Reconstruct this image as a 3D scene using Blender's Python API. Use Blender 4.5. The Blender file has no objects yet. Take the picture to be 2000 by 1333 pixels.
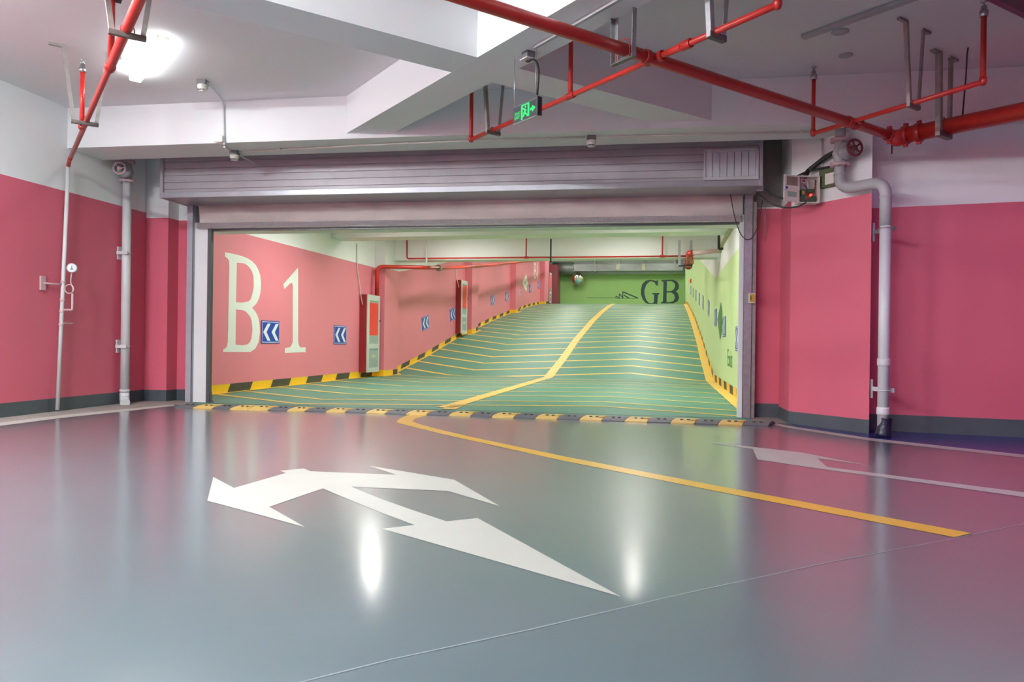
import bpy, math, random
from mathutils import Vector, Matrix
from mathutils.geometry import tessellate_polygon
random.seed(7)
sc = bpy.context.scene
COL = sc.collection
R = math.radians
# ------------------------------------------------------------------ camera
FPX, YAW, ROLL, CH = 1444.0, R(9.35), R(0.73), 0.95
cy, sy = math.cos(YAW), math.sin(YAW)
FW = Vector((-sy, cy, 0)); RT = Vector((cy, sy, 0)); DN = Vector((0, 0, -1))
RX = math.cos(ROLL) * RT - math.sin(ROLL) * DN
DX = math.sin(ROLL) * RT + math.cos(ROLL) * DN
CAM = Vector((0, 0, CH))
cd = bpy.data.cameras.new('camera'); cam = bpy.data.objects.new('camera', cd); COL.objects.link(cam)
cd.sensor_width = 36; cd.sensor_fit = 'HORIZONTAL'; cd.lens = FPX / 2000 * 36; cd.clip_start = .05
cam.matrix_world = Matrix(((RX.x, -DX.x, -FW.x, 0), (RX.y, -DX.y, -FW.y, 0), (RX.z, -DX.z, -FW.z, CH), (0, 0, 0, 1)))
sc.camera = cam
def ray(x, y): return RX * ((x - 1000) / FPX) + DX * ((y - 666.5) / FPX) + FW
def pp(x, y, p, n):                      # where the sight line through a photo point meets a plane
    d = ray(x, y); n = Vector(n); return CAM + d * ((Vector(p) - CAM).dot(n) / d.dot(n))
def pz(x, y, z=0.): return pp(x, y, (0, 0, z), (0, 0, 1))
def py(x, y, Y): return pp(x, y, (0, Y, 0), (0, 1, 0))
def px(x, y, X): return pp(x, y, (X, 0, 0), (1, 0, 0))
# tunnel frame: u across, s along
PH = R(2.3); TU = Vector((math.cos(PH), -math.sin(PH), 0)); TS = Vector((math.sin(PH), math.cos(PH), 0))
def T(u, s, z=0.): return TU * u + TS * s + Vector((0, 0, z))
def pu(x, y, u): return pp(x, y, TU * u, TU)
def ps(x, y, s): return pp(x, y, TS * s, TS)
def su(p): return p.dot(TU), p.dot(TS)
UL, UR = -7.348, 1.245
PROF = [(-5, 0), (19.3, 0), (22.15, .43), (25.6, 1.03), (31.2, 1.83), (36, 2.42), (41, 2.96), (44.5, 3.25), (50, 3.45), (60, 3.45)]
def zr(s):
    for (a, za), (b, zb) in zip(PROF, PROF[1:]):
        if s <= b: return za + (zb - za) * (s - a) / (b - a)
    return PROF[-1][1]
BV = Vector((-.6955, .7185, 0)); AV = Vector((.7185, .6955, 0)); ZV = Vector((0, 0, 1))
# ------------------------------------------------------------------ materials
def lin(r, g, b):
    f = lambda c: c / 12.92 if c <= .04045 else ((c + .055) / 1.055) ** 2.4
    return (f(r / 255), f(g / 255), f(b / 255), 1)
MATS = {}
def mat(name, col, rough=.6, metal=0., emit=None, es=0., var=0., vscale=6., bump=0., bscale=40., stretch=(1, 1, 1), rvar=0., spec=.5, trans=0., coat=0., bdet=5.):
    m = bpy.data.materials.new(name); m.use_nodes = True; nt = m.node_tree; b = nt.nodes['Principled BSDF']
    b.inputs['Base Color'].default_value = col; b.inputs['Roughness'].default_value = rough; b.inputs['Metallic'].default_value = metal
    b.inputs['Specular IOR Level'].default_value = spec; b.inputs['Transmission Weight'].default_value = trans; b.inputs['Coat Weight'].default_value = coat
    if emit: b.inputs['Emission Color'].default_value = emit; b.inputs['Emission Strength'].default_value = es
    if var or bump or rvar:
        tc = nt.nodes.new('ShaderNodeTexCoord'); mp = nt.nodes.new('ShaderNodeMapping'); mp.inputs['Scale'].default_value = stretch
        nt.links.new(tc.outputs['Object'], mp.inputs['Vector'])
        def noise(s, det=5.):
            n = nt.nodes.new('ShaderNodeTexNoise'); n.inputs['Scale'].default_value = s; n.inputs['Detail'].default_value = det
            nt.links.new(mp.outputs['Vector'], n.inputs['Vector']); return n
        if var:
            n = noise(vscale); mr = nt.nodes.new('ShaderNodeMapRange'); mr.inputs['To Min'].default_value = 1 - var; mr.inputs['To Max'].default_value = 1 + var
            nt.links.new(n.outputs['Fac'], mr.inputs['Value'])
            mx = nt.nodes.new('ShaderNodeVectorMath'); mx.operation = 'SCALE'; mx.inputs[0].default_value = col[:3]
            nt.links.new(mr.outputs['Result'], mx.inputs['Scale']); nt.links.new(mx.outputs['Vector'], b.inputs['Base Color'])
        if rvar:
            n = noise(vscale * 1.7); mr = nt.nodes.new('ShaderNodeMapRange'); mr.inputs['To Min'].default_value = rough - rvar; mr.inputs['To Max'].default_value = rough + rvar
            nt.links.new(n.outputs['Fac'], mr.inputs['Value']); nt.links.new(mr.outputs['Result'], b.inputs['Roughness'])
        if bump:
            n = noise(bscale, bdet); bp = nt.nodes.new('ShaderNodeBump'); bp.inputs['Strength'].default_value = bump; bp.inputs['Distance'].default_value = .02
            nt.links.new(n.outputs['Fac'], bp.inputs['Height']); nt.links.new(bp.outputs['Normal'], b.inputs['Normal'])
    MATS[name] = m; return m
white = mat('white_wall_paint', (.80, .81, .82, 1), .62, var=.03, vscale=1.5)
ceilm = mat('ceiling_paint', (.74, .72, .725, 1), .75, var=.04, vscale=1.)
pink = mat('pink_wall_paint', (.64, .125, .19, 1), .5, var=.05, vscale=1.2, bump=.03, bscale=25)
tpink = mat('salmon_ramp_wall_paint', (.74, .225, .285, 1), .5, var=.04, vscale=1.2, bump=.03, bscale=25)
skirt = mat('slate_grey_skirting_paint', (.072, .092, .105, 1), .45, var=.25, vscale=4)
green = mat('lime_wall_paint', (.55, .73, .35, 1), .5, var=.04, vscale=1.5)
fgreen = mat('grass_green_wall_paint', (.33, .56, .17, 1), .5, var=.05, vscale=1.5)
conc = mat('bare_concrete', (.30, .28, .255, 1), .85, var=.3, vscale=5, bump=.2)
epoxy = mat('grey_epoxy_floor', (.118, .168, .190, 1), .30, var=.10, vscale=1.6, coat=1.)
for k_, v_ in (('IOR', 1.6), ('Coat Roughness', .16), ('Coat IOR', 1.72)): epoxy.node_tree.nodes['Principled BSDF'].inputs[k_].default_value = v_
blue = mat('blue_epoxy_floor', (.028, .03, .22, 1), .2, var=.25, vscale=2, bump=.03, bscale=5)
rgreen = mat('green_ramp_coating', (.07, .24, .165, 1), .5, var=.22, vscale=.8, rvar=.08, bump=.05, bscale=60)
ygrn = mat('yellow_line_paint', (.82, .54, .09, 1), .42, var=.10, vscale=7)
yel = mat('yellow_lane_paint', (.70, .44, .055, 1), .30, var=.08, vscale=7, bump=.02, bscale=30)
wpaint = mat('white_road_paint', (.44, .45, .41, 1), .45, var=.05, vscale=4, bump=.02, bscale=40)
hazy = mat('hazard_yellow_paint', (.83, .53, .012, 1), .5, var=.08)
hazk = mat('hazard_black_paint', (.055, .056, .04, 1), .55, var=.35, vscale=9)
red = mat('red_pipe_enamel', (.50, .028, .02, 1), .32, var=.12, vscale=8)
redd = mat('red_pipe_fitting', (.40, .02, .016, 1), .35, var=.15, vscale=12)
pwhite = mat('white_pipe_paint', (.66, .68, .69, 1), .42, var=.06, vscale=9)
pgrey = mat('dusty_grey_pipe_paint', (.42, .42, .43, 1), .5, var=.15, vscale=9)
pipink = mat('pinkish_enamel', (.58, .40, .42, 1), .45, var=.15, vscale=14)
galv = mat('galvanised_steel', (.46, .46, .48, 1), .38, metal=.85, var=.3, vscale=16)
galvd = mat('dull_galvanised_angle', (.33, .31, .29, 1), .5, metal=.6, var=.45, vscale=12)
darkst = mat('blackened_steel', (.05, .047, .043, 1), .45, metal=.4, var=.3)
shut = mat('lilac_grey_shutter_steel', (.40, .375, .40, 1), .45, metal=.25, var=.16, vscale=5)
shutl = mat('worn_bright_steel_lip', (.40, .40, .44, 1), .35, metal=.5, var=.15, vscale=6)
canvas = mat('dusty_curtain_fabric', (.66, .58, .55, 1), .85, var=.12, vscale=3, bump=.15, bscale=12)
foil = mat('crinkled_foil_bar', (.72, .70, .72, 1), .28, metal=.9, var=.35, vscale=30, bump=.8, bscale=55, stretch=(1, 4, 4))
railk = mat('black_grey_rail', (.11, .12, .125, 1), .4, metal=.3)
lilac = mat('lilac_rail_film', (.42, .41, .47, 1), .4, var=.15, vscale=8)
rubk = mat('black_rubber', (.105, .11, .125, 1), .62, var=.12, vscale=20)
ruby = mat('yellow_rubber', (.66, .46, .13, 1), .6, var=.12, vscale=12)
hole = mat('bolt_hole_black', (.012, .012, .012, 1), .7)
signb = mat('blue_sign_film', (.012, .05, .40, 1), .4)
signw = mat('white_sign_film', (.74, .80, .84, 1), .4)
cabr = mat('dark_red_cabinet_paint', (.30, .022, .026, 1), .42, var=.08)
cabw = mat('pale_aluminium_frame', (.56, .60, .57, 1), .4, metal=.15)
cabred = mat('bright_red_panel', (.82, .035, .03, 1), .4)
cabgl = mat('cabinet_glass', (.30, .38, .36, 1), .08, spec=.7)
cabin = mat('cabinet_label_cream', (.55, .50, .38, 1), .5)
teal = mat('dark_teal_paint', (.018, .058, .062, 1), .5)
cream = mat('cream_letter_paint', (.76, .79, .74, 1), .5)
tealg = mat('green_mural_paint', (.06, .22, .05, 1), .5)
blk = mat('black_plastic', (.02, .02, .022, 1), .45)
plas = mat('white_plastic', (.72, .70, .64, 1), .45)
plasg = mat('grey_plastic', (.16, .155, .165, 1), .5)
pcb = mat('green_circuit_board', (.03, .10, .05, 1), .45, var=.3, vscale=40)
brown = mat('brown_sticker', (.30, .24, .17, 1), .6, var=.3, vscale=30)
olive = mat('olive_backbox', (.10, .12, .05, 1), .6)
wirew = mat('white_wire', (.62, .62, .60, 1), .5)
steelm = mat('mirror_face', (.85, .87, .88, 1), .04, metal=1.)
orange = mat('orange_rim', (.45, .12, .02, 1), .4)
ledp = mat('led_red', (.4, 0, 0, 1), .4, emit=(1, .02, .01, 1), es=3)
egreen = mat('exit_green_glow', (0, .25, .04, 1), .4, emit=(.0, 1, .13, 1), es=.45)
exitf = mat('exit_sign_dark_glass', (.045, .055, .06, 1), .12, spec=.6)
amber = mat('amber_label', (.52, .32, .02, 1), .5)
HALL = (.90, .97, .98, 1); TUN = (1., .97, .93, 1)
lampw = mat('hall_lamp_diffuser', (.9, .9, .9, 1), .4, emit=HALL, es=122)
lampt = mat('ramp_lamp_diffuser', (.9, .9, .9, 1), .4, emit=TUN, es=135)
lampf = mat('far_ramp_lamp_diffuser', (.9, .9, .9, 1), .4, emit=TUN, es=27)
lampv = mat('lit_tube_diffuser', (.9, .9, .9, 1), .4, emit=HALL, es=10)
lampe = mat('emergency_lamp_diffuser', (.9, .9, .9, 1), .4, emit=(1, 1, .97, 1), es=1.6)
violet = mat('violet_display_glow', (.05, .02, .1, 1), .3, emit=(.75, .32, 1, 1), es=9)
purple = mat('purple_frame', (.07, .025, .075, 1), .25)
duct = mat('galvanised_duct', (.28, .30, .29, 1), .42, metal=.5, var=.2, vscale=3)
# ------------------------------------------------------------------ mesh building
class MB:
    def __init__(s): s.v, s.f, s.mi, s.sm = [], [], [], []
    def add(s, vs, fs, m=0, smooth=False):
        o = len(s.v); s.v += [Vector(v) for v in vs]; s.f += [tuple(i + o for i in f) for f in fs]; s.mi += [m] * len(fs); s.sm += [smooth] * len(fs); return s
    def quad(s, a, b, c, d, m=0): return s.add((a, b, c, d), ((0, 1, 2, 3),), m)
    def ob(s, c, ex, ey, ez, m=0):       # oriented box: centre and three half-extent vectors
        c, ex, ey, ez = map(Vector, (c, ex, ey, ez))
        vs = [c + i * ex + j * ey + k * ez for i in (-1, 1) for j in (-1, 1) for k in (-1, 1)]
        return s.add(vs, ((0, 1, 3, 2), (4, 6, 7, 5), (0, 4, 5, 1), (2, 3, 7, 6), (0, 2, 6, 4), (1, 5, 7, 3)), m)
    def box(s, x0, x1, y0, y1, z0, z1, m=0):
        return s.ob(((x0 + x1) / 2, (y0 + y1) / 2, (z0 + z1) / 2), ((x1 - x0) / 2, 0, 0), (0, (y1 - y0) / 2, 0), (0, 0, (z1 - z0) / 2), m)
    def prism(s, pts, z0, z1, m=0):       # vertical prism over a footprint
        n = len(pts); b = [Vector((p[0], p[1], z0)) for p in pts]; t = [Vector((p[0], p[1], z1)) for p in pts]
        return s.add(b + t, [tuple(range(n))[::-1], tuple(range(n, 2 * n))] + [(i, (i + 1) % n, n + (i + 1) % n, n + i) for i in range(n)], m)
    def poly(s, loops, m=0, ext=None):    # flat filled polygon with holes, optional extrusion vector
        loops = [[Vector(p) for p in l] for l in loops]
        tr = tessellate_polygon(loops); vs = [p for l in loops for p in l]
        if ext is None: return s.add(vs, [tuple(t) for t in tr], m)
        e = Vector(ext); n = len(vs); fs = [tuple(t) for t in tr] + [tuple(i + n for i in t[::-1]) for t in tr]; o = 0
        for l in loops:
            k = len(l); fs += [(o + i, o + (i + 1) % k, n + o + (i + 1) % k, n + o + i) for i in range(k)]; o += k
        return s.add(vs + [v + e for v in vs], fs, m)
    def tube(s, pts, r, seg=14, m=0, fillet=0., cap=True):
        pts = [Vector(p) for p in pts]
        if fillet > 0 and len(pts) > 2:
            q = [pts[0]]; lr = isinstance(r, (list, tuple)); q2 = [r[0]] if lr else None
            for k_, (a, b, c) in enumerate(zip(pts, pts[1:], pts[2:])):
                if lr: q2 += [r[k_ + 1]] * 7
                l = min(fillet, (a - b).length * .49, (c - b).length * .49); p0 = b + (a - b).normalized() * l; p1 = b + (c - b).normalized() * l
                for i in range(7):
                    t = i / 6; q.append(p0 * (1 - t) ** 2 + b * 2 * t * (1 - t) + p1 * t * t)
            if lr: r = q2 + [r[-1]]
            pts = q + [pts[-1]]
        rr = r if isinstance(r, (list, tuple)) else [r] * len(pts)
        n = len(pts); d = (pts[1] - pts[0]).normalized(); a = d.orthogonal().normalized(); vs = []
        for i, p in enumerate(pts):
            if i == 0: t = pts[1] - pts[0]
            elif i == n - 1: t = pts[-1] - pts[-2]
            else: t = (pts[i + 1] - p).normalized() + (p - pts[i - 1]).normalized()
            t.normalize(); a = (a - t * a.dot(t)).normalized(); b = t.cross(a)
            vs += [p + (a * math.cos(2 * math.pi * k / seg) + b * math.sin(2 * math.pi * k / seg)) * rr[i] for k in range(seg)]
        fs = [(i * seg + k, i * seg + (k + 1) % seg, (i + 1) * seg + (k + 1) % seg, (i + 1) * seg + k) for i in range(n - 1) for k in range(seg)]
        s.add(vs, fs, m, True)
        if cap: s.add(vs[:seg], (tuple(range(seg))[::-1],), m); s.add(vs[-seg:], (tuple(range(seg)),), m)
        return s
    def lathe(s, c, ax, prof, seg=24, m=0):  # profile [(height, radius)...] around axis through c
        c, ax = Vector(c), Vector(ax).normalized(); a = ax.orthogonal().normalized(); b = ax.cross(a); vs = []
        for h, r in prof: vs += [c + ax * h + (a * math.cos(2 * math.pi * k / seg) + b * math.sin(2 * math.pi * k / seg)) * max(r, 1e-4) for k in range(seg)]
        return s.add(vs, [(i * seg + k, i * seg + (k + 1) % seg, (i + 1) * seg + (k + 1) % seg, (i + 1) * seg + k) for i in range(len(prof) - 1) for k in range(seg)], m, True)
    def disc(s, c, ax, r, h, m=0, seg=24): return s.lathe(c, ax, [(0, 0), (0, r), (h, r), (h, 0)], seg, m)
    def torus(s, c, ax, R_, r, m=0, seg=32):
        c, ax = Vector(c), Vector(ax).normalized(); a = ax.orthogonal().normalized(); b = ax.cross(a)
        vs = []; k2 = 10
        for i in range(seg):
            t = 2 * math.pi * i / seg; e = a * math.cos(t) + b * math.sin(t)
            vs += [c + e * (R_ + r * math.cos(2 * math.pi * k / k2)) + ax * r * math.sin(2 * math.pi * k / k2) for k in range(k2)]
        return s.add(vs, [(i * k2 + k, i * k2 + (k + 1) % k2, ((i + 1) % seg) * k2 + (k + 1) % k2, ((i + 1) % seg) * k2 + k) for i in range(seg) for k in range(k2)], m, True)
ORG = {}
def obj(name, mb, mats, parent=None, org=None, bev=0., label=None):
    me = bpy.data.meshes.new(name)
    o_ = ORG[parent.name] if parent else Vector(org) if org is not None else Vector((0, 0, 0))
    me.from_pydata([v - o_ for v in mb.v], [], mb.f)
    for m in (mats if isinstance(mats, (list, tuple)) else [mats]): me.materials.append(m)
    me.polygons.foreach_set('material_index', mb.mi); me.polygons.foreach_set('use_smooth', mb.sm); me.update()
    import bmesh
    bm = bmesh.new(); bm.from_mesh(me)
    if bev or any(mb.sm): bmesh.ops.remove_doubles(bm, verts=bm.verts, dist=1e-5)
    bmesh.ops.recalc_face_normals(bm, faces=bm.faces); bm.to_mesh(me); bm.free()
    o = bpy.data.objects.new(name, me); COL.objects.link(o); ORG[o.name] = o_
    if parent: o.parent = parent
    else: o.location = o_
    if bev:
        md = o.modifiers.new('bevel', 'BEVEL'); md.width = bev; md.segments = 2; md.limit_method = 'ANGLE'
    if label: o['label'] = label
    return o
def tag(o, label, cat, group=None):
    o['label'] = label; o['category'] = cat
    if group: o['group'] = group
    return o
def thing(name, loc, label, cat, group=None):
    o = bpy.data.objects.new(name, None); COL.objects.link(o); o.location = loc; o.empty_display_size = .1; ORG[o.name] = Vector(loc); return tag(o, label, cat, group)
def struct(name, mb, mats, label=None):
    o = obj(name, mb, mats); o['kind'] = 'structure'
    if label: o['label'] = label
    return o
def dup(root, delta, label):
    r = root.copy(); COL.objects.link(r); r.location = root.location + Vector(delta); r['label'] = label
    for ch in root.children:
        c = ch.copy(); COL.objects.link(c); c.parent = r
        for g in ch.children:
            d = g.copy(); COL.objects.link(d); d.parent = c
    return r
def text_mb(body, o, ex, ey, h, m=0, off=None, shear=0.):   # lettering as a mesh, lower-left at o, along ex, up ey, letter height h
    cu = bpy.data.curves.new('lettering', 'FONT'); cu.body = body; cu.size = 1.; t = bpy.data.objects.new('lettering', cu); COL.objects.link(t)
    dg = bpy.context.evaluated_depsgraph_get(); me = bpy.data.meshes.new_from_object(t.evaluated_get(dg))
    mb = MB(); xs = [v.co.x for v in me.vertices]; ys = [v.co.y for v in me.vertices]
    if not xs: xs = [0]; ys = [0, 1]
    x0, y0 = min(xs), min(ys); hh = max(ys) - y0 or 1; ww = (max(xs) - x0) or 1
    o, ex, ey = Vector(o), Vector(ex), Vector(ey)
    mb.add([o + ex * ((v.co.x - x0) / ww) + ey * ((v.co.y - y0) / hh * h) for v in me.vertices], [tuple(p.vertices) for p in me.polygons], m)
    bpy.data.objects.remove(t); bpy.data.curves.remove(cu); bpy.data.meshes.remove(me); return mb
# ================================================================== THE HALL
CEIL = 3.83; BEAMZ = 3.385; DBZ = 3.32; XL = -7.1
RW0, RW1 = Vector((2.50, 8.88, 0)), Vector((7.0, 8.03, 0)); RWN = Vector((RW1 - RW0).cross(ZV)).normalized()
fl = MB(); fl.quad((-7.1, -7, 0), (7, -7, 0), (7, 9.45, 0), (-7.1, 9.45, 0)); fl.quad((-7.1, 9.45, 0), (-6.4, 9.45, 0), (-6.4, 10.1, 0), (-7.1, 10.1, 0)); fl.quad((1.45, 9.45, 0), (2.7, 9.45, 0), (2.7, 10.1, 0), (1.45, 10.1, 0)); fl.box(-7.3, 7.2, -7.2, 9.45, -.3, -.002)
floor = struct('floor', fl, epoxy)
def paint(name, pts, m, parent=None, h=.0016, label=None):
    mb = MB(); mb.poly([[p + ZV * h for p in pts]]); return obj(name, mb, m, parent or floor, label=label)
ARR = [(416.7, 932.8), (456.8, 954.2), (558.8, 924.8), (546.5, 920.5), (593.3, 916), (606.8, 921.5), (775, 928.4), (721, 910.6), (887, 938), (976, 989.6), (875, 960), (686, 951.6), (740, 974), (800, 995.5), (872, 1019.6), (932.5, 1013), (1212.7, 1167), (747, 1034), (810, 1026.6), (750, 1004.4), (690, 980.5), (631, 955), (525.8, 991), (595.8, 1030.7), (405, 979)]
paint('turn_arrow', [pz(*p) for p in ARR], wpaint, label='big white three-headed turn arrow painted on the grey floor')
ARR2 = [(1392, 864.6), (1470, 873.8), (1563, 884.3), (1702, 911), (1596.5, 896), (1615, 913), (2000, 962.5), (2100, 976), (2600, 1040), (2600, 1060), (2100, 987), (2000, 972), (1800, 943.5), (1611, 918), (1479.5, 898.4), (1470.4, 878), (1392, 866.8)]
paint('straight_arrow', [pz(*p) for p in ARR2], wpaint, label='white arrow with long tail painted near the right column')
YL = [(806, 809), (783, 817), (775, 823), (776, 826), (781.5, 828), (858.5, 847.4), (1100, 900.8), (1400, 960.5), (1863.6, 1050.5), (1898, 1042.6), (1400, 949.6), (1100, 892), (925, 855.3), (858.5, 839.8), (820, 829.5), (807, 825), (806, 822), (812, 818), (844.5, 809.3)]
paint('lane_line', [pz(*p) for p in YL], yel, label='long yellow lane line bending back at the speed bump')
WL = [(0, 826.5), (117, 812), (250, 799.2), (340, 790.6), (340, 793.4), (250, 803.5), (117, 817.5), (0, 832.5), (-150, 851), (-600, 906.5), (-600, 898), (-150, 845)]
paint('edge_line', [pz(*p) for p in WL], wpaint, label='white edge line beside the left gutter')
WR = [(1503, 825), (1540, 832.5), (1640, 847.5), (1700, 856.5), (1800, 867.5), (2000, 889), (2150, 907), (2700, 973), (2700, 986), (2150, 914), (2000, 895), (1800, 873), (1700, 861.5), (1640, 852.5), (1540, 836.5), (1505, 829)]
paint('edge_line', [pz(*p) for p in WR], wpaint, label='curved white edge line beside the blue floor on the right')
BL = [(1560, 835.5), (1640, 847.5), (1700, 856.5), (1800, 867.5), (2000, 889), (2150, 907)]
paint('blue_floor_zone', [pz(*p) for p in BL] + [Vector((6.9, 8.0, 0)), Vector((2.55, 8.86, 0)), Vector((2.506, 8.47, 0)), Vector((1.85, 9.29, 0))], blue, h=.001, label='blue painted floor along the right wall')
GU = [(0, 826.5), (117, 812), (250, 799.2), (340, 790.6)]
paint('concrete_gutter', [Vector((-7.098, 6.3, 0))] + [pz(-150, 845)] + [pz(*p) for p in GU] + [Vector((-6.2, 9.42, 0)), Vector((-6.4, 10.05, 0)), Vector((-7.098, 10.05, 0))], conc, h=.001, label='bare concrete strip along the left wall')
jl = [(500, 1356), (760, 1290), (1030, 1232), (1310, 1166), (1600, 1103), (1860, 1053), (2100, 1003)]
jm = MB()
for a, b in zip(jl, jl[1:]):
    A, B = pz(*a), pz(*b); n = (B - A).cross(ZV).normalized() * .0035; jm.quad(A - n + ZV * .001, B - n + ZV * .001, B + n + ZV * .001, A + n + ZV * .001)
obj('floor_joint', jm, mat('pale_joint_filler', (.26, .31, .33, 1), .5), floor, label='thin pale joint line crossing the floor')
paint('concrete_patch', [Vector((1.46, 9.36, 0)), Vector((1.85, 9.3, 0)), Vector((1.9, 10.0, 0)), Vector((1.46, 10.0, 0))], conc, h=.001, label='bare concrete patch at the foot of the right guide rail')
def banded(mb, a, b, zs, base=0):      # wall strip with colour bands between heights zs
    for i, (z0, z1) in enumerate(zip(zs, zs[1:])): mb.quad((a[0], a[1], z0), (b[0], b[1], z0), (b[0], b[1], z1), (a[0], a[1], z1), i + base)
BM = [skirt, pink, white]
w = MB(); banded(w, (XL, -7), (XL, 10.3), (-.1, .165, 2.77, CEIL)); w.box(XL - .25, XL - .002, -7, 10.3, -.1, CEIL, 2)
struct('wall_left', w, BM)
xa, xb, xc = py(299, 500, 9.85).x, py(328, 500, 9.85).x, -6.30
w = MB(); pts = [(XL + .004, 9.85), (xb, 9.85), (xb + .0, 10.1), (xc, 10.1)]
for a, b in zip(pts, pts[1:]): banded(w, a, b, (-.1, .165, 2.69, CEIL))
w.prism([(XL + .004, 9.86), (xb - .01, 9.86), (xb - .01, 10.11), (xc, 10.11), (xc, 10.14), (XL + .004, 10.14)], -.1, CEIL, 2)
struct('wall_front_left', w, BM)
w = MB(); w.box(-6.3, 1.4, 10.08, 10.4, 2.52, CEIL); struct('lintel', w, white)
w = MB(); pts = [(1.5, 10.0), (1.9, 10.0)]
banded(w, *pts, (-.1, .18, 2.71, 2.73)); w.quad((1.4, 10.0, 2.73), (1.9, 10.0, 2.73), (1.9, 10.0, CEIL), (1.4, 10.0, CEIL), 3); w.box(1.4, 1.9, 10.01, 10.4, -.1, CEIL, 2)
struct('wall_front_right', w, BM + [conc])
C1, C2 = Vector((1.845, 9.296, 0)), Vector((2.506, 8.467, 0)); CN = Vector((-.7816, -.6238, 0)); CE = (C2 - C1).normalized()
w = MB(); cpts = [(1.86, 10.02), (C1.x, C1.y), (C2.x, C2.y), (2.63, 8.9), (2.63, 10.02)]
for a, b, h_ in zip(cpts, cpts[1:], (2.70, 2.59, 2.57, 2.57)): banded(w, a, b, (-.1, .15, h_, CEIL))
struct('column', w, BM)
w = MB(); banded(w, RW0[:2], RW1[:2], (-.1, .185, 2.495, CEIL)); a, b = RW0 - RWN * .01, RW1 - RWN * .01
struct('wall_right', w, BM)
w = MB(); banded(w, (7, -7), (7, 8.03), (-.1, .18, 2.5, CEIL)); struct('wall_side_right', w, BM)
w = MB(); banded(w, (-7.1, -7), (7, -7), (-.1, .18, 2.5, CEIL)); struct('wall_back', w, BM)
w = MB(); w.quad((-7.1, -7, CEIL), (-7.1, 9.0, CEIL), (7, 9.0, CEIL), (7, -7, CEIL)); w.box(-7.3, 7.2, -7.2, 10.4, CEIL + .004, CEIL + .3); struct('ceiling', w, ceilm)
w = MB(); w.box(XL, 6.2, 8.31, 8.93, DBZ, CEIL - .002); struct('door_beam', w, white)
def beam(name, a0, a1, b0, b1):
    w = MB(); w.prism([a0, a1, b1, b0], BEAMZ, CEIL - .002); struct(name, w, white)
# beam A runs away to the right, beam B away to the left
An0, Af0 = Vector((-1.358, 6.214)), Vector((-1.671, 6.526)); A2, B2 = Vector(AV[:2]), Vector(BV[:2])
def toY(p, d, Y): return p + d * ((Y - p.y) / d.y)
beam('ceiling_beam', An0 - A2 * 8.0, toY(An0, A2, 8.31), Af0 - A2 * 7.7, toY(Af0, A2, 8.31))
Bl, Br = Vector((-1.358, 6.214)), Vector((-1.023, 6.496)); w = MB()
w.prism([toY(Bl, B2, 8.31), toY(Br, B2, 8.31), Br - B2 * 12, Bl - B2 * 12], BEAMZ - .001, CEIL - .002); struct('ceiling_beam', w, white)
# door trims
for nm, x0, x1, xx in (('trim_1', 378, 405, None), ('trim_2', 1443, 1452, None)):
    a, b = py(x0, 600, 9.9).x, py(x1, 600, 9.9).x; w = MB(); w.box(a, b, 9.9, 9.975, 0, 2.62); struct(nm, w, white)
# ================================================================== THE RAMP TUNNEL
ST = [9.6, 12, 15, 18, 19.3, 20.5, 22.15, 24, 25.6, 28.5, 31.2, 36, 41, 44.5, 47]
def strip(mb, u, lo, hi, m=0, st=ST):
    for a, b in zip(st, st[1:]): mb.quad(T(u, a, lo(a)), T(u, b, lo(b)), T(u, b, hi(b)), T(u, a, hi(a)), m)
pz_l = lambda s: 2.80 + zr(s)
w = MB(); strip(w, UL, lambda s: zr(s) - .2, pz_l, 0, [9.87] + ST[1:]); strip(w, UL, pz_l, lambda s: zr(s) + 4.2, 1, [9.87] + ST[1:]); wl = struct('wall_ramp_left', w, [tpink, white])
w = MB(); pz_r = lambda s: 2.62 + zr(s)
strip(w, UR, lambda s: zr(s) - .2, pz_r, 0, [10.3] + ST[1:] + [51]); strip(w, UR, pz_r, lambda s: zr(s) + 4.2, 1, [10.3] + ST[1:] + [51]); wr = struct('wall_ramp_right', w, [green, white])
rs = [11, 13, 15, 17, 19.3, 20, 21, 22.15, 24, 25.6, 28.5, 31.2, 33.5, 36, 38.5, 41, 44.5, 47, 50, 54]
w = MB(); y0 = 9.44
w.quad((-6.4, y0, 0), (1.45, y0, 0), (1.45, 10.1, 0), (-6.4, 10.1, 0)); w.quad((-7.0, 10.1, 0), (1.75, 10.1, 0), T(UR + .25, 11), T(UL - .02, 11))
for a, b in zip(rs, rs[1:]): w.quad(T(-14 if a >= 44.5 else UL - .02, a, zr(a)), T(UR + 1, a, zr(a)), T(UR + 1, b, zr(b)), T(-14 if a >= 44.5 else UL - .02, b, zr(b)))
ramp = struct('ramp_floor', w, rgreen)
w = MB()
for a, b in zip(rs, rs[1:]):
    ca = lambda s: 3.62 if s < 15.4 else 3.75 if s < 19.3 else zr(s) + 3.72
    w.quad(T(UL - .3 if a < 44 else -14, a, ca(a + .01)), T(UR + .3, a, ca(a + .01)), T(UR + .3, b, ca(b - .01)), T(UL - .3 if a < 44 else -14, b, ca(b - .01)))
w.quad(T(UL - .3, 10.35, 3.62), T(UR + .3, 10.35, 3.62), T(UR + .3, 11, 3.62), T(UL - .3, 11, 3.62))
struct('ramp_ceiling', w, ceilm)
def tbeam(s0, s1, z0, z1):
    w = MB(); vs = [T(u, s, z) for u in (UL, UR) for s in (s0, s1) for z in (z0, z1)]
    w.add(vs, ((0, 1, 3, 2), (4, 6, 7, 5), (0, 4, 5, 1), (2, 3, 7, 6), (0, 2, 6, 4), (1, 5, 7, 3))); struct('ramp_beam', w, white)
tbeam(15.39, 15.95, 3.21, 3.76); tbeam(18.67, 19.2, 3.06, 3.9)
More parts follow.
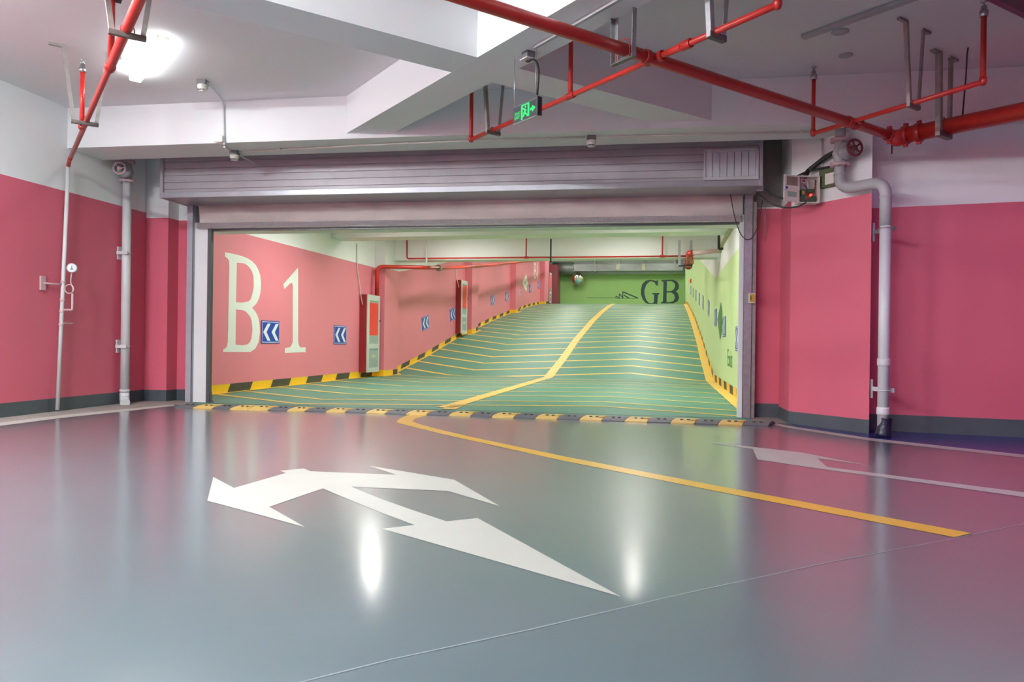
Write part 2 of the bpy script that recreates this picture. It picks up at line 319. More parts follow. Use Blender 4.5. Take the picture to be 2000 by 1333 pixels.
for s in (23.2, 27.3, 31.6, 35.6, 40.0, 44.2): tbeam(s, s + .5, zr(s) + 3.3, zr(s) + 3.8)
# pilasters
PIL = [(18.0, .27, 1.0), (26.8, .27, 1.0), (35.1, .27, 1.0), (43.8, .27, 1.6)]
def pilaster(s, d, l):
    w = MB(); f = [T(UL, s), T(UL + d, s), T(UL + d, s + l), T(UL, s + l)]
    for a, b in zip(f, f[1:]):
        for i, (z0, z1) in enumerate(((-.2, 2.80), (2.80, 4.2))):
            za, zb = zr(su(a)[1]), zr(su(b)[1]); w.quad(a + ZV * (za + z0), b + ZV * (zb + z0), b + ZV * (zb + z1), a + ZV * (za + z1), i)
    o = struct('ramp_pilaster', w, [tpink, white]); h = MB(); e = .003
    def hz(s0, s1, m, hh=.15): h.quad(T(UL + d + e, s0, zr(s0)), T(UL + d + e, s1, zr(s1)), T(UL + d + e, s1, zr(s1) + hh), T(UL + d + e, s0, zr(s0) + hh), m)
    h.quad(T(UL, s - e, zr(s)), T(UL + d + e, s - e, zr(s)), T(UL + d + e, s - e, zr(s) + .16), T(UL, s - e, zr(s) + .16), 0)
    hz(s, s + .66, 0); hz(s + .66, s + l, 1)
    obj('hazard_band', h, [hazy, hazk], o, label='yellow and black band round the foot of the pilaster')
for p in PIL: pilaster(*p)
def hazard(parent, u, s0, s1, hh, e, first_black):
    m = MB(); k = 0; s = first_black; b = [s0]
    while s < s1: b.append(s); s += .71
    b.append(s1); sl = .10
    for i, (a, c) in enumerate(zip(b, b[1:])):
        sa, sc_ = (0 if i == 0 else sl), sl
        m.quad(T(u + e, a, zr(a)), T(u + e, c, zr(c)), T(u + e, c + sc_, zr(c) + hh), T(u + e, a + sa, zr(a) + hh), i % 2)
    return obj('hazard_band', m, [hazy, hazk], parent, label='yellow and black hazard band along the foot of the wall')
hazard(wl, UL, 9.9, 47, .15, .004, 11.45); hazard(wr, UR, 10.3, 50, .17, -.004, 11.2)
# floor markings on the ramp
def zq(mb, pts, h=.004, m=0): mb.add([T(u, s, zr(s) + h) for u, s in pts], (tuple(range(len(pts))),), m)
def rline(mb, pa, pb, w0, n=1, h=.004):
    for i in range(n):
        a = [pa[k] + (pb[k] - pa[k]) * i / n for k in (0, 1)]; b = [pa[k] + (pb[k] - pa[k]) * (i + 1) / n for k in (0, 1)]
        zq(mb, [(a[0], a[1] - w0), (b[0], b[1] - w0), (b[0], b[1] + w0), (a[0], a[1] + w0)], h)
k = 0; s = 10.95
SP = [10.98, 11.80, 12.97, 14.10, 15.45, 16.87, 17.8, 18.9] + [20.13 + 1.085 * i for i in range(23)]
for ap in SP:
    m = MB(); lk = ap - 1.12; wd = .055 if ap < 19.5 else .068
    rline(m, (UL + .06, lk + 1.2), (-5.2, lk), wd, 4); rline(m, (-5.2, lk), (-.9, ap), wd, 6); rline(m, (-.9, ap), (1.06, ap - .93), wd, 4)
    obj('grip_line', m, ygrn, ramp)
m = MB()
for a, b in zip(rs[:-3], rs[1:-2]): zq(m, [(-3.11, a), (-2.87, a), (-2.87, b), (-3.11, b)], .007)
m.quad(*[pz(*p) + ZV * .007 for p in [(862, 800), (890, 800.5), (910, 791), (884, 791)]])
zq(m, [(-3.12, 9.95), (-2.86, 9.95), (-2.87, 11), (-3.11, 11)], .007)
obj('centre_line', m, ygrn, ramp, label='solid yellow centre line climbing the green ramp')
m = MB()
for a, b in zip([10.4] + rs[:-3], rs[:-2]): zq(m, [(1.04, a), (UR, a), (UR, b), (1.04, b)], .006)
obj('edge_line', m, ygrn, ramp, label='broad yellow edge line along the lime wall')
m = MB()
for a, b in zip([10.4] + rs[:-3], rs[:-2]): zq(m, [(UL, a), (UL + .10, a), (UL + .10, b), (UL, b)], .006)
for s, d, l in PIL: zq(m, [(UL, s - .25), (UL + d + .12, s - .02), (UL + d + .12, s + l + .02), (UL, s + l + .6)], .008)
obj('edge_line', m, ygrn, ramp, label='narrow yellow edge line along the pink wall')
m = MB(); m.quad((-6.25, 9.735, .003), (1.35, 9.735, .003), (1.35, 9.765, .003), (-6.25, 9.765, .003)); obj('threshold_joint', m, hole, ramp)
# lettering and motifs painted on the tunnel walls
def wpoly(name, loops, m, par, f, lab):
    mb = MB(); mb.poly([[f(x, y) for x, y in l] for l in loops]); return obj(name, mb, m, par, label=lab)
fL = lambda x, y: pu(x, y, UL + .004)
LB = [(439.5, 493), (455, 496), (472.5, 500.5), (483, 504.5), (492.4, 510.4), (500, 518.5), (505, 528), (508.5, 539), (509.8, 551.3), (509.6, 563), (508.2, 574.4), (505.5, 584), (500.8, 593.3), (492.4, 602), (498, 608), (501.9, 614.3), (505, 623), (506.7, 633), (507.5, 650), (505, 669), (498.7, 681.5), (489.3, 688), (436, 688), (436, 683), (441, 680), (443, 677), (444.7, 669), (447.9, 517.7), (447.3, 511), (445, 506), (439.5, 501)]
H1 = [(462.6, 513.5), (475.6, 514.6), (482, 518), (488, 524), (492.5, 531.5), (495, 541), (495.6, 559.7), (492.4, 576.5), (490, 584), (486, 589), (473.5, 591.6), (461, 590.8)]
H2 = [(461, 604.9), (473.5, 606), (480, 609), (485, 614.3), (489, 620), (491.4, 627), (493, 643.7), (491.4, 660.5), (488.5, 668), (484, 673), (473.5, 675.2), (459.9, 673.5)]
wpoly('painted_letter', [LB, H1, H2], cream, wl, fL, 'large white letter B painted on the pink ramp wall')
L1 = [(581, 524), (582.3, 525), (582.3, 666.8), (583.8, 675.2), (586.9, 679), (597, 679), (596.8, 688.2), (556.5, 690.3), (556.5, 680.5), (567, 678.4), (571.8, 669), (571.8, 557.6), (569.7, 552.4), (565.5, 555), (555.4, 565), (553.3, 555.5)]
wpoly('painted_numeral', [L1], cream, wl, fL, 'large white numeral 1 painted beside the letter B')
def dia(cx_, cy_, hw, hh, tk):      # nested chevrons of a diamond motif
    out = [[(cx_ - hw, cy_), (cx_ + hw * .35, cy_ - hh), (cx_ + hw * .35 + tk, cy_ - hh * .5), (cx_ - hw * .35, cy_), (cx_ + hw * .35 + tk, cy_ + hh * .55), (cx_ + hw * .35, cy_ + hh)],
           [(cx_ - hw * .05, cy_), (cx_ + hw * .62, cy_ - hh * .42), (cx_ + hw, cy_ - .0), (cx_ + hw * .5, cy_ + hh * .42)]]
    return out
mb = MB()
for l in dia(1026, 553, 5.6, 18, 1.4): mb.poly([[fL(*p) for p in l]])
obj('diamond_emblem', mb, cream, wl, label='small white diamond emblem high on the pink ramp wall')
mb = MB()
p0 = [fL(1043, 545), fL(1051, 545), fL(1043, 513)]
mb2 = text_mb('B1', p0[0], p0[1] - p0[0], (p0[2] - p0[0]), 1.); obj('painted_lettering', mb2, cream, wl, label='far small white B1 on the pink ramp wall')
fR = lambda x, y: pu(x, y, UR - .004)
mb = MB()
for l in ([(1401, 625), (1408, 590), (1411, 612), (1406.5, 627), (1411, 645), (1406.5, 666)], [(1406.5, 628), (1410.5, 612), (1411.5, 630), (1409, 650)]): mb.poly([[fR(*p) for p in l]])
obj('diamond_emblem', mb, tealg, wr, label='dark green diamond emblem on the lime wall')
a, b, c = fR(1421, 715), fR(1430, 720), fR(1421, 682)
obj('painted_lettering', text_mb('Exit', a, b - a, c - a, 1.), tealg, wr, label='green word Exit painted low on the lime wall')
# far wall
SF = 50.0; w = MB(); w.quad(T(-14, SF, 3.3), T(1.33, SF, 3.3), T(1.33, SF, 5.52), T(-14, SF, 5.52), 0); w.quad(T(-14, SF, 5.52), T(UR + .3, SF, 5.52), T(UR + .3, SF, 8), T(-14, SF, 8), 1)
wf = struct('wall_ramp_far', w, [fgreen, white])
fF = lambda x, y: ps(1060 + x * .15, 500 + y * .15, SF - .006)
G = [(1500, 318), (1500, 385), (1475, 388), (1460, 350), (1420, 330), (1390, 335), (1350, 375), (1325, 440), (1325, 500), (1345, 570), (1380, 612), (1420, 618), (1448, 602), (1450, 508), (1425, 497), (1425, 485), (1520, 485), (1518, 500), (1500, 515), (1492, 632), (1400, 636), (1340, 615), (1300, 565), (1278, 500), (1278, 440), (1295, 370), (1340, 325), (1400, 312), (1450, 320), (1478, 332), (1490, 316)]
wpoly('painted_letter', [G], teal, wf, fF, 'dark teal letter G painted on the far green wall')
GB = [(1545, 315), (1700, 312), (1750, 335), (1775, 385), (1770, 430), (1735, 465), (1765, 495), (1775, 550), (1755, 595), (1700, 620), (1540, 620), (1540, 605), (1565, 595), (1572, 340), (1545, 330)]
wpoly('painted_letter', [GB, [(1618, 330), (1680, 330), (1718, 360), (1724, 400), (1705, 440), (1670, 460), (1614, 460)], [(1614, 478), (1675, 478), (1712, 505), (1722, 550), (1700, 590), (1650, 605), (1612, 600)]], teal, wf, fF, 'dark teal letter B painted on the far green wall')
mb = MB()
for a, b, t in [((575, 549), (950, 549), 3), ((950, 555), (1245, 555), 2), ((953, 523), (953, 552), 4), ((953, 523), (995, 553), 5), ((997, 492), (997, 552), 5), ((997, 492), (1050, 553), 5), ((1042, 465), (1042, 553), 6), ((1042, 468), (1240, 552), 8), ((1055, 512), (1125, 552), 7)]:
    A, B = Vector((*a, 0)), Vector((*b, 0)); n = (B - A).cross(ZV).normalized() * t; mb.quad(*[fF(q.x, q.y) for q in (A - n, B - n, B + n, A + n)])
obj('mountain_motif', mb, teal, wf, label='dark line drawing of peaks on the far green wall')
# upper level left of the ramp head
q0, q1 = ps(1071, 560, 48), ps(1088, 560, 48); w = MB()
for a, b in ((q0, q1), (q1, q1 + TS * 1.5)): w.quad(*[Vector((p.x, p.y, z)) for p, z in ((a, 3.3), (b, 3.3), (b, 6.0), (a, 6.0))])
struct('ramp_head_pillar', w, mat('maroon_pillar_paint', (.30, .06, .075, 1), .5))
# ================================================================== ROLLER SHUTTER
xl, xr = -6.48, 1.51
sh = thing('roller_shutter', ((xl + xr) / 2, 9.6, 0), 'wide grey steel roller shutter rolled up over the ramp entrance', 'roller shutter')
m = MB(); prof = []; z = 3.56; n = 7
zs = [3.56 - i * .094 for i in range(8)]
for a, b in zip(zs, zs[1:]): prof += [(9.30, a), (9.30, a - .008), (9.312, a - .012), (9.312, a - .018), (9.30, a - .022)]
prof += [(9.30, 2.905)]
for (y0, z0), (y1, z1) in zip(prof, prof[1:]): m.quad((xl + .04, y0, z0), (xr - .03, y0, z0), (xr - .03, y1, z1), (xl + .04, y1, z1))
m.quad((xl + .04, 9.3, 3.56), (xr - .03, 9.3, 3.56), (xr - .03, 10.0, 3.56), (xl + .04, 10.0, 3.56))
obj('housing', m, shut, sh)
m = MB(); m.box(xl + .03, xr - .02, 9.29, 9.91, 2.868, 2.882); obj('underside_plate', m, shutl, sh)
m = MB(); m.box(xl + .01, xr - .01, 9.275, 9.30, 2.862, 2.94); obj('lip', m, shutl, sh, bev=.006)
for x0, x1 in ((xl, xl + .045), (xr - .04, xr)):
    m = MB(); m.box(x0, x1, 9.27, 9.99, 2.86, 3.58); obj('end_bracket', m, shut, sh, bev=.004)
a, b = py(1375, 320, 9.27).x, py(1482, 320, 9.27).x; z0, z1 = py(1428, 349, 9.27).z, py(1428, 291, 9.27).z
m = MB(); m.box(a, b, 9.26, 9.30, z1 - .03, z1); m.box(a, b, 9.24, 9.30, z0 - .02, z0 + .02); m.box(a, a + .02, 9.26, 9.30, z0, z1); m.box(b - .03, b, 9.26, 9.30, z0, z1)
fr = obj('access_panel', m, mat('panel_frame_steel', (.5, .49, .52, 1), .45, metal=.1, var=.15), sh, bev=.004, label='louvred access panel with vertical slats')
nw = 7; wd = (b - a - .05) / nw
m = MB()
for i in range(nw): m.ob((a + .02 + wd * (i + .5), 9.285, (z0 + z1) / 2), (wd * .46, .006, 0), (0, .004, 0), (0, 0, (z1 - z0) / 2 - .02))
obj('slats', m, mat('pale_slat_steel', (.62, .63, .68, 1), .45, metal=.1, var=.1), fr)
# curtain with folds, foil-wrapped bottom bar
m = MB(); nx, nz = 90, 6; cx0, cx1 = -6.28, 1.37
g = [[Vector((cx0 + (cx1 - cx0) * i / nx, 9.90 + .014 * math.sin(i * .9 + j * .8) * (.4 + .6 * math.sin(i * .23) ** 2) + .012 * math.sin(i * .21 + j), 2.60 + .29 * j / nz)) for i in range(nx + 1)] for j in range(nz + 1)]
for j in range(nz):
    for i in range(nx): m.add((g[j][i], g[j][i + 1], g[j + 1][i + 1], g[j + 1][i]), ((0, 1, 2, 3),), 0, True)
obj('curtain', m, canvas, sh, label='dusty fabric curtain')
m = MB(); m.box(-6.30, 1.345, 9.86, 9.95, 2.528, 2.612); obj('bottom_bar', m, foil, sh, bev=.01, label='crinkled foil-wrapped bottom bar')
m = MB(); m.box(-6.11, 1.345, 9.93, 9.98, 2.500, 2.529); obj('seal_strip', m, railk, sh)
for x0, x1, mm, nm in ((364, 376, lilac, 'lilac film-wrapped guide rail'), (1452, 1468, galv, 'steel guide rail')):
    a, b = py(x0, 600, 9.86).x, py(x1, 600, 9.86).x; m = MB(); m.box(a, b, 9.85, 9.99, 0, 2.87); m.box(b - .01 if mm is lilac else a - .005, b + .004 if mm is lilac else a + .004, 9.846, 9.86, 0, 2.87, 1)
    obj('guide_rail', m, [mm, railk], sh, bev=.006, label=nm)
a, b = py(1468.5, 600, 9.88).x, py(1476, 600, 9.88).x; m = MB(); m.box(a, b, 9.87, 9.99, 0, 2.78); obj('rail_cover', m, galvd, sh, bev=.005)
a, b = py(405.5, 600, 9.9).x, py(412.5, 600, 9.9).x; m = MB(); m.box(a, b, 9.88, 9.94, .0, 2.53)
m.add([(b, 9.9, 0), (b + .08, 9.9, 0), (b + .03, 9.9, .05), (b, 9.9, .2), (b, 9.93, 0), (b + .08, 9.93, 0), (b + .03, 9.93, .05), (b, 9.93, .2)], ((0, 1, 2, 3), (4, 7, 6, 5), (0, 4, 5, 1), (1, 5, 6, 2), (2, 6, 7, 3)))
obj('inner_rail', m, railk, sh, label='dark inner rail with a flared foot')
m = MB(); c = py(1484, 365, 9.45); m.ob(c, (.04, 0, 0), (0, .02, 0), (0, 0, .055)); obj('fixing_plate', m, galv, sh)
# ================================================================== SPEED BUMP
def bumpY(X): return 9.33 - .0325 * (X + 2.35) ** 2 * (.85 if X < -2.35 else .72)
X0, X1 = -6.2, 1.56; N = 29
sb = thing('speed_bump', (-2.3, 9.4, 0), 'low rubber speed bump in yellow and black segments across the ramp foot', 'speed bump')
X0, X1 = pz(340, 798).x, pz(1502, 832).x
edges = [340, 376, 414, 448, 484, 523, 560, 595, 636, 673, 714, 752, 792, 833, 876, 918, 960, 1003, 1045, 1088, 1131, 1175, 1219, 1264, 1309, 1356, 1402, 1450, 1501]
def yb_px(x): return 797.5 + (x - 340) * .0290 + max(0, x - 900) * .0048 - 1.5 * (1 - abs(x - 840) / 600 if abs(x - 840) < 600 else 0) * 0
cols = 'kykyykykykykykykykykykykykyk'
prof = [(0, 0), (.0, .012), (.07, .034), (.16, .046), (.21, .046), (.29, .034), (.36, .010), (.36, 0)]
for i, (xa_, xb_) in enumerate(zip(edges, edges[1:])):
    A, B = pz(xa_ + .6, yb_px(xa_)), pz(xb_ - .6, yb_px(xb_)); d = (B - A).normalized(); n = Vector((-d.y, d.x, 0)); sk = d * .35
    m = MB(); vs = []
    for P in (A, B):
        for q, h in prof: vs.append(P + n * q + sk * q + ZV * h)
    k = len(prof); m.add(vs, [(j, j + 1, k + j + 1, k + j) for j in range(k - 1)] + [tuple(range(k)), tuple(range(k, 2 * k))[::-1]])
    for t in (.36, .64):
        c = A + (B - A) * t + n * .10 + sk * .10 + ZV * .0415; m.ob(c, d * .018, n * .012 + ZV * .003, ZV * .003, 1)
    nr = 9
    if cols[i % 28] == 'y':
        for r_ in range(nr):
            c = A + (B - A) * (.76 + .22 * r_ / nr) + n * .14 + sk * .14 + ZV * .0435; m.ob(c, d * .003, n * .06 + sk * .06, ZV * .003, 0)
    obj('segment', m, [ruby if cols[i % 28] == 'y' else rubk, hole], sb, label='yellow segment' if cols[i % 28] == 'y' else 'black segment')
# ================================================================== CHEVRON SIGNS
def chevron_sign(u, s, z, label, left):
    e = (zr(s + .4) - zr(s - .4)) / .8; n = TU if left else -TU; ex = (TS + ZV * e).normalized() * (1 if left else -1); ey = n.cross(ex)
    c = T(u, s, z) + n * .006; t = thing('chevron_sign', c, label, 'sign', 'blue chevron signs on the pink wall' if left else 'blue chevron signs on the lime wall'); hw, hh = .335, .215
    m = MB(); m.ob(c, ex * hw, ey * hh, n * .006); obj('board', m, signb, t)
    m = MB(); q = c + n * .0075
    def bar(x0, x1, y0, y1): m.quad(*[q + ex * x + ey * y for x, y in ((x0, y0), (x1, y0), (x1, y1), (x0, y1))])
    i, o = .018, .030
    bar(-hw + i, hw - i, hh - o, hh - i); bar(-hw + i, hw - i, -hh + i, -hh + o); bar(-hw + i, -hw + o, -hh + i, hh - i); bar(hw - o, hw - i, -hh + i, hh - i); obj('border', m, signw, t)
    for x in (-.275, .025):
        m = MB(); pts = [(x, 0), (x + .155, .162), (x + .262, .162), (x + .118, 0), (x + .262, -.162), (x + .155, -.162)]
        m.poly([[q + ex * a + ey * b for a, b in pts]]); obj('chevron', m, signw, t)
SL = [(12.85, 1.06, 'blue double-chevron sign between the big painted B and numeral 1'), (15.94, 1.04, 'blue double-chevron sign right of the painted 1, before the first fire cabinet'),
      (19.04, 1.12, 'blue chevron sign seen as a sliver behind the first pink pilaster'), (22.14, 1.48, 'blue double-chevron sign alone halfway between the two fire cabinets'),
      (25.18, 1.87, 'blue double-chevron sign against the near side of the second fire cabinet'), (28.1, 2.27, 'half-hidden blue chevron sign just past the second pilaster'),
      (31.34, 2.72, 'blue double-chevron sign in the middle of the bay before the third pilaster'), (34.3, 3.06, 'blue double-chevron sign just before the third pilaster'),
      (37.3, 3.45, 'tiny blue chevron sign left of the white diamond emblem'), (40.46, 3.88, 'tiny blue chevron sign just right of the white diamond emblem'), (43.3, 4.29, 'farthest blue chevron sign on the pink wall, right of small B1')]
for s, z, l in SL: chevron_sign(UL, s, z, l, True)
SRT = [(13.35, 1.04, 'nearest blue chevron sign on the lime wall, beside the door jamb'), (16.29, 1.31, 'second blue chevron sign on the lime wall, right of the green diamond'), (19.06, 1.6, 'third blue chevron sign on the lime wall, left of the green diamond'),
       (22.1, 1.98, 'fourth blue chevron sign up the lime wall from the door'), (25.4, 2.32, 'fifth blue chevron sign up the lime wall from the door'), (28.2, 2.6, 'sixth blue chevron sign up the lime wall from the door'), (31.2, 2.92, 'seventh blue chevron sign up the lime wall from the door'),
       (34.3, 3.23, 'eighth blue chevron sign up the lime wall from the door'), (37.4, 3.56, 'farthest blue chevron sign on the lime wall near the ramp head')]
for s, z, l in SRT: chevron_sign(UR, s, z, l, False)
# ================================================================== FIRE CABINETS
s0, s1, d, z0, z1 = 17.03, 17.84, .19, .13, 2.05; ue = UL + d
cab = thing('fire_cabinet', T(UL + d / 2, (s0 + s1) / 2, z0), 'tall dark red fire cabinet nearest the door, beside the painted 1', 'fire cabinet', 'fire cabinets on the pink ramp wall')
def tb(m, u0, u1, a, b, za, zb, mi=0): return m.ob(T((u0 + u1) / 2, (a + b) / 2, (za + zb) / 2), TU * ((u1 - u0) / 2), TS * ((b - a) / 2), ZV * ((zb - za) / 2), mi)
m = MB(); tb(m, UL + .002, ue, s0, s1, z0, z1); obj('body', m, cabr, cab, bev=.008)
zz = lambda y: z1 - (y - 571.5) / (731 - 571.5) * (z1 - z0)
m = MB(); f0, f1 = ue, ue + .022; a, b = s0 + .0, s1 - .0
tb(m, f0, f1, a, a + .13, z0, z1); tb(m, f0, f1, b - .09, b, z0, z1); tb(m, f0, f1, a + .13, b - .09, zz(583), z1); tb(m, f0, f1, a + .13, b - .09, zz(683), zz(672)); tb(m, f0, f1, a + .13, b - .09, z0, zz(722))
dr = obj('door', m, cabw, cab, bev=.004, label='pale framed door')
m = MB(); tb(m, f0 - .001, f0 + .008, a + .13, b - .09, zz(655), zz(587)); obj('red_panel', m, cabred, dr)
for ya, yb_ in ((672, 655), (722, 683), (587, 583)): m = MB(); tb(m, f0 - .001, f0 + .006, a + .13, b - .09, zz(ya), zz(yb_)); obj('glass', m, cabgl, dr)
m = MB(); c = T(f0 + .007, (a + b) / 2 + .05, zz(698)); m.ob(c, TU * .001, TS * .13, ZV * .035); obj('sticker', m, cabin, dr)
m = MB(); m.lathe(T(f1, b - .04, zz(624)), TU, [(0, 0), (0, .012), (.03, .02), (.035, 0)], 12); obj('knob', m, blk, dr)
m = MB(); m.torus(T(UL + d * .5, s0 - .002, zz(668)), TS, .06, .005); obj('knockout', m, cabr, cab)
dup(cab, TS * (25.56 - 17.03) + ZV * 1.07, 'tall dark red fire cabinet farther up the ramp by the second pilaster')
dup(cab, TS * (46.2 - 17.03) + ZV * 3.27, 'small far red fire cabinet at the head of the ramp')
t = thing('fire_pipe', T(-7.2, 17.78, 2.05), 'red pipe rising from the first fire cabinet and running along the wall', 'pipe')
m = MB(); m.tube([T(-7.18, 17.72, 2.05), T(-7.18, 17.72, 2.80), T(-6.15, 18.3, 2.83), T(-6.1, 19.5, 2.93), T(-6.1, 24, 3.44), T(-6.1, 46, zr(46) + 2.95)], .052, fillet=.14); obj('pipe', m, red, t)
m = MB(); m.lathe(T(-6.1, 19.45, 2.93), TS, [(0, .05), (0, .085), (.1, .085), (.1, .05)], 16); obj('coupling', m, galvd, t)
m = MB(); m.tube([pu(697, 476, UL + .02), pu(697.5, 524, UL + .02), T(UL + .03, 16.98, 2.2), T(UL + .05, 17.0, 1.98), T(UL + .1, 16.99, 1.80)], .011, 8, fillet=.1); tag(obj('cable', m, wirew), 'white cable dangling from the wall onto the first fire cabinet', 'cable')
m = MB(); m.tube([T(UL + .02, 25.5, 3.5), T(UL + .04, 25.5, 3.2), T(UL + .12, 25.5, 2.85)], .012, 8, fillet=.1); tag(obj('cable', m, wirew), 'white cable dangling onto the second fire cabinet', 'cable')
m = MB(); c = pu(1350.5, 549, UR); m.ob(c - TU * .03, TU * .03, TS * .09, ZV * .09); m.disc(c - TU * .06, -TU, .05, .02); tag(obj('fire_alarm_button', m, cabred, org=c), 'small red fire alarm button high on the lime wall', 'alarm')
# ================================================================== PIPES IN THE TUNNEL
zt = 3.09; q = lambda x, y: ps(x, y, 18.48)
t = thing('sprinkler_branch', q(1070, 505), 'thin red sprinkler pipe running across the cream beam in the ramp', 'pipe')
m = MB(); A, B = q(795, 505.5), q(1342, 500.5); m.tube([q(795, 462), A, B], .022, fillet=.06); obj('pipe', m, red, t)
for x in (1038, 1297): m = MB(); P = A + (B - A) * ((x - 795) / 547); m.tube([P, P + ZV * .55], .018); m.lathe(P - TU * .06, TU, [(0, .02), (0, .032), (.12, .032), (.12, .02)], 12); obj('riser', m, red, t)
for x, mm in ((834, wirew), (1076, darkst)):
    m = MB(); P = q(x, 506); h = thing('pipe_hanger', P, 'white strut hanger on the thin red pipe in the ramp' if mm is wirew else 'dark strut hanger on the thin red pipe in the ramp', 'hanger', 'hangers in the ramp')
    m.ob(P + ZV * .2 - TS * .04, TU * .02, TS * .006, ZV * .30); obj('strut', m, mm, h); m = MB(); m.torus(P, TU, .03, .008, seg=16); obj('clamp', m, mm, h)
P1, P2 = ps(1347, 496, 17.7), ps(1403, 490, 17.5)
t = thing('ramp_main_pipe', P1, 'stepped main pipe beside the lime wall above the ramp', 'pipe')
m = MB(); m.tube([T(su(P1)[0] + .02, 19.6, 3.75), T(su(P1)[0] + .02, 19.55, 2.93), T(su(P1)[0] + .02, 18.35, 2.93), P1, P1 + (P2 - P1) * .1], .085, fillet=.12); obj('pipe', m, red, t)
m = MB(); m.tube([P1 + (P2 - P1) * .05, P2], .05); obj('link_pipe', m, pipink, t)
m = MB(); m.tube([P2 - TU * .02, P2 + TU * .05, P2 + TU * .05 - TS * .5 + ZV * .08, P2 + TU * .09 - TS * 7.0 + ZV * .1], .055, fillet=.1); obj('wall_pipe', m, mat('buff_pipe_paint', (.42, .38, .22, 1), .5, var=.1), t)
for k in range(2):
    m = MB(); c = T(su(P1)[0] + .02, 18.5 + .7 * k, 2.93 - .005 * k); m.lathe(c, TS, [(0, .08), (0, .105), (.07, .105), (.07, .08)], 16); obj('coupling', m, redd, t)
h = thing('pipe_hanger', ps(1411, 485, 16.9), 'dark L-shaped hanger by the lime wall under the beam', 'hanger', 'hangers in the ramp')
A, B, Cc = ps(1404, 430, 16.9), ps(1404, 487, 16.9), ps(1420, 485, 16.9); m = MB(); m.ob((A + B) / 2, TU * .028, TS * .02, (A - B) / 2); obj('strut', m, darkst, h)
m = MB(); m.ob((B + Cc) / 2, (Cc - B) / 2, TS * .02, ZV * .025); obj('foot', m, darkst, h)
h = thing('pipe_hanger', ps(1340, 520, 18.4), 'galvanised U hanger carrying the red main pipe in the ramp', 'hanger', 'hangers in the ramp')
for x0, y0, y1 in ((1327, 470, 522), (1350, 470, 520)):
    A, B = ps(x0, y0, 18.4), ps(x0, y1, 18.4); m = MB(); m.ob((A + B) / 2, TU * .03, TS * .012, (A - B) / 2); obj('strut', m, galv, h)
A, B = ps(1325, 520, 18.4), ps(1352, 518.5, 18.4); m = MB(); m.ob((A + B) / 2, (B - A) / 2, TS * .02, ZV * .02); obj('cross_bar', m, darkst, h)
# ducts and mirror at the ramp head
t = thing('ventilation_duct', T(-3, 49.3, 5.9), 'grey ventilation duct running below the ceiling at the ramp head', 'duct')
m = MB(); tb(m, -6.0, 1.1, 48.9, 49.5, 5.64, 6.10); obj('straight_run', m, duct, t)
m = MB(); m.lathe(T(-7.4, 49.2, 5.87), TU, [(0, 0), (0, .42), (1.4, .40), (1.5, .25), (1.5, 0)], 20); obj('round_section', m, duct, t)
for uu in (-4.55, -3.0, -1.35, .6): m = MB(); tb(m, uu - .05, uu + .05, 48.86, 49.54, 5.60, 6.7); obj('strap', m, galvd, t)
for uu in (-3.05, -1.4): m = MB(); tb(m, uu - .10, uu + .10, 48.80, 48.9, 5.70, 6.10); obj('damper_box', m, cabin, t)
c = ps(1129, 545.5, 49.3); t = thing('convex_mirror', c, 'round convex traffic mirror on the far green wall', 'mirror')
ax = (-TS - ZV * .18 + TU * .15).normalized(); m = MB(); m.lathe(c, ax, [(-.02, .39), (.04, .36), (.09, .26), (.12, .13), (.13, 0)], 28); obj('mirror_face', m, steelm, t)
m = MB(); m.torus(c - ax * .02, ax, .40, .022); obj('rim', m, orange, t)
m = MB(); m.tube([c - ax * .02, c + TS * .7], .03, 8); obj('arm', m, galvd, t)
# ================================================================== SPRINKLER PIPES IN THE HALL
ZP = 3.12
def head(m, p, mi=0):
    m.lathe(p - ZV * .02, ZV, [(0, .0), (0, .034), (.045, .034), (.045, .024), (.085, .022), (.088, .008), (.12, .008), (.12, .028), (.127, .028), (.127, 0)], 14, mi)
    for d_ in (AV, -AV): m.tube([p + ZV * .06 + d_ * .014, p + ZV * .08 + d_ * .018, p + ZV * .1 + d_ * .005], .003, 6, mi)
def ring(par, c, ax, r, w, mt=None, nm='coupling', lab=None):
    m = MB(); ax = Vector(ax).normalized(); m.lathe(Vector(c) - ax * w / 2, ax, [(0, r * .8), (0, r), (w * .15, r * 1.06), (w * .85, r * 1.06), (w, r), (w, r * .8)], 20); return obj(nm, m, mt or redd, par, label=lab)
def riser(par, p, z1, r, with_head=True):
    m = MB(); m.tube([Vector(p), Vector((p[0], p[1], z1))], r); o = obj('riser', m, red, par)
    if with_head: m = MB(); head(m, Vector((p[0], p[1], z1 - .005))); obj('sprinkler_head', m, galv, o)
    return o
Pm0, Pm1 = pz(1275, 115, ZP), pz(1740, 265, ZP); md = (Pm1 - Pm0).normalized(); Pms = Pm0 - md * 7.5
t = thing('sprinkler_main', Pm0, 'long thick red sprinkler pipe crossing the ceiling diagonally', 'pipe')
m = MB(); m.tube([Pms, Pm1 - md * .02], .047, 20); obj('pipe', m, red, t)
for x, y in ((1262, 111), (1660, 237), (1676, 241)): ring(t, Pm0 + md * ((pz(x, y, ZP) - Pm0).dot(md)), md, .052, .05)
Bq = pz(2000, 217, ZP); Aq = pz(1775, 263, ZP); bd = (Bq - Aq).normalized()
t2 = thing('sprinkler_riser_main', Aq, 'thickest red pipe with grooved elbow leaving the frame at right', 'pipe')
m = MB(); m.tube([Aq - bd * .02, Aq + bd * 4.2], .083, 22); obj('pipe', m, red, t2)
m = MB(); E0 = Aq - bd * .06; m.tube([Pm1 - md * .04, E0 + (Pm1 - E0) * .35 - ZV * .03, E0, Aq], [.052, .085, .085, .085], 20, fillet=.06); obj('elbow', m, red, t2)
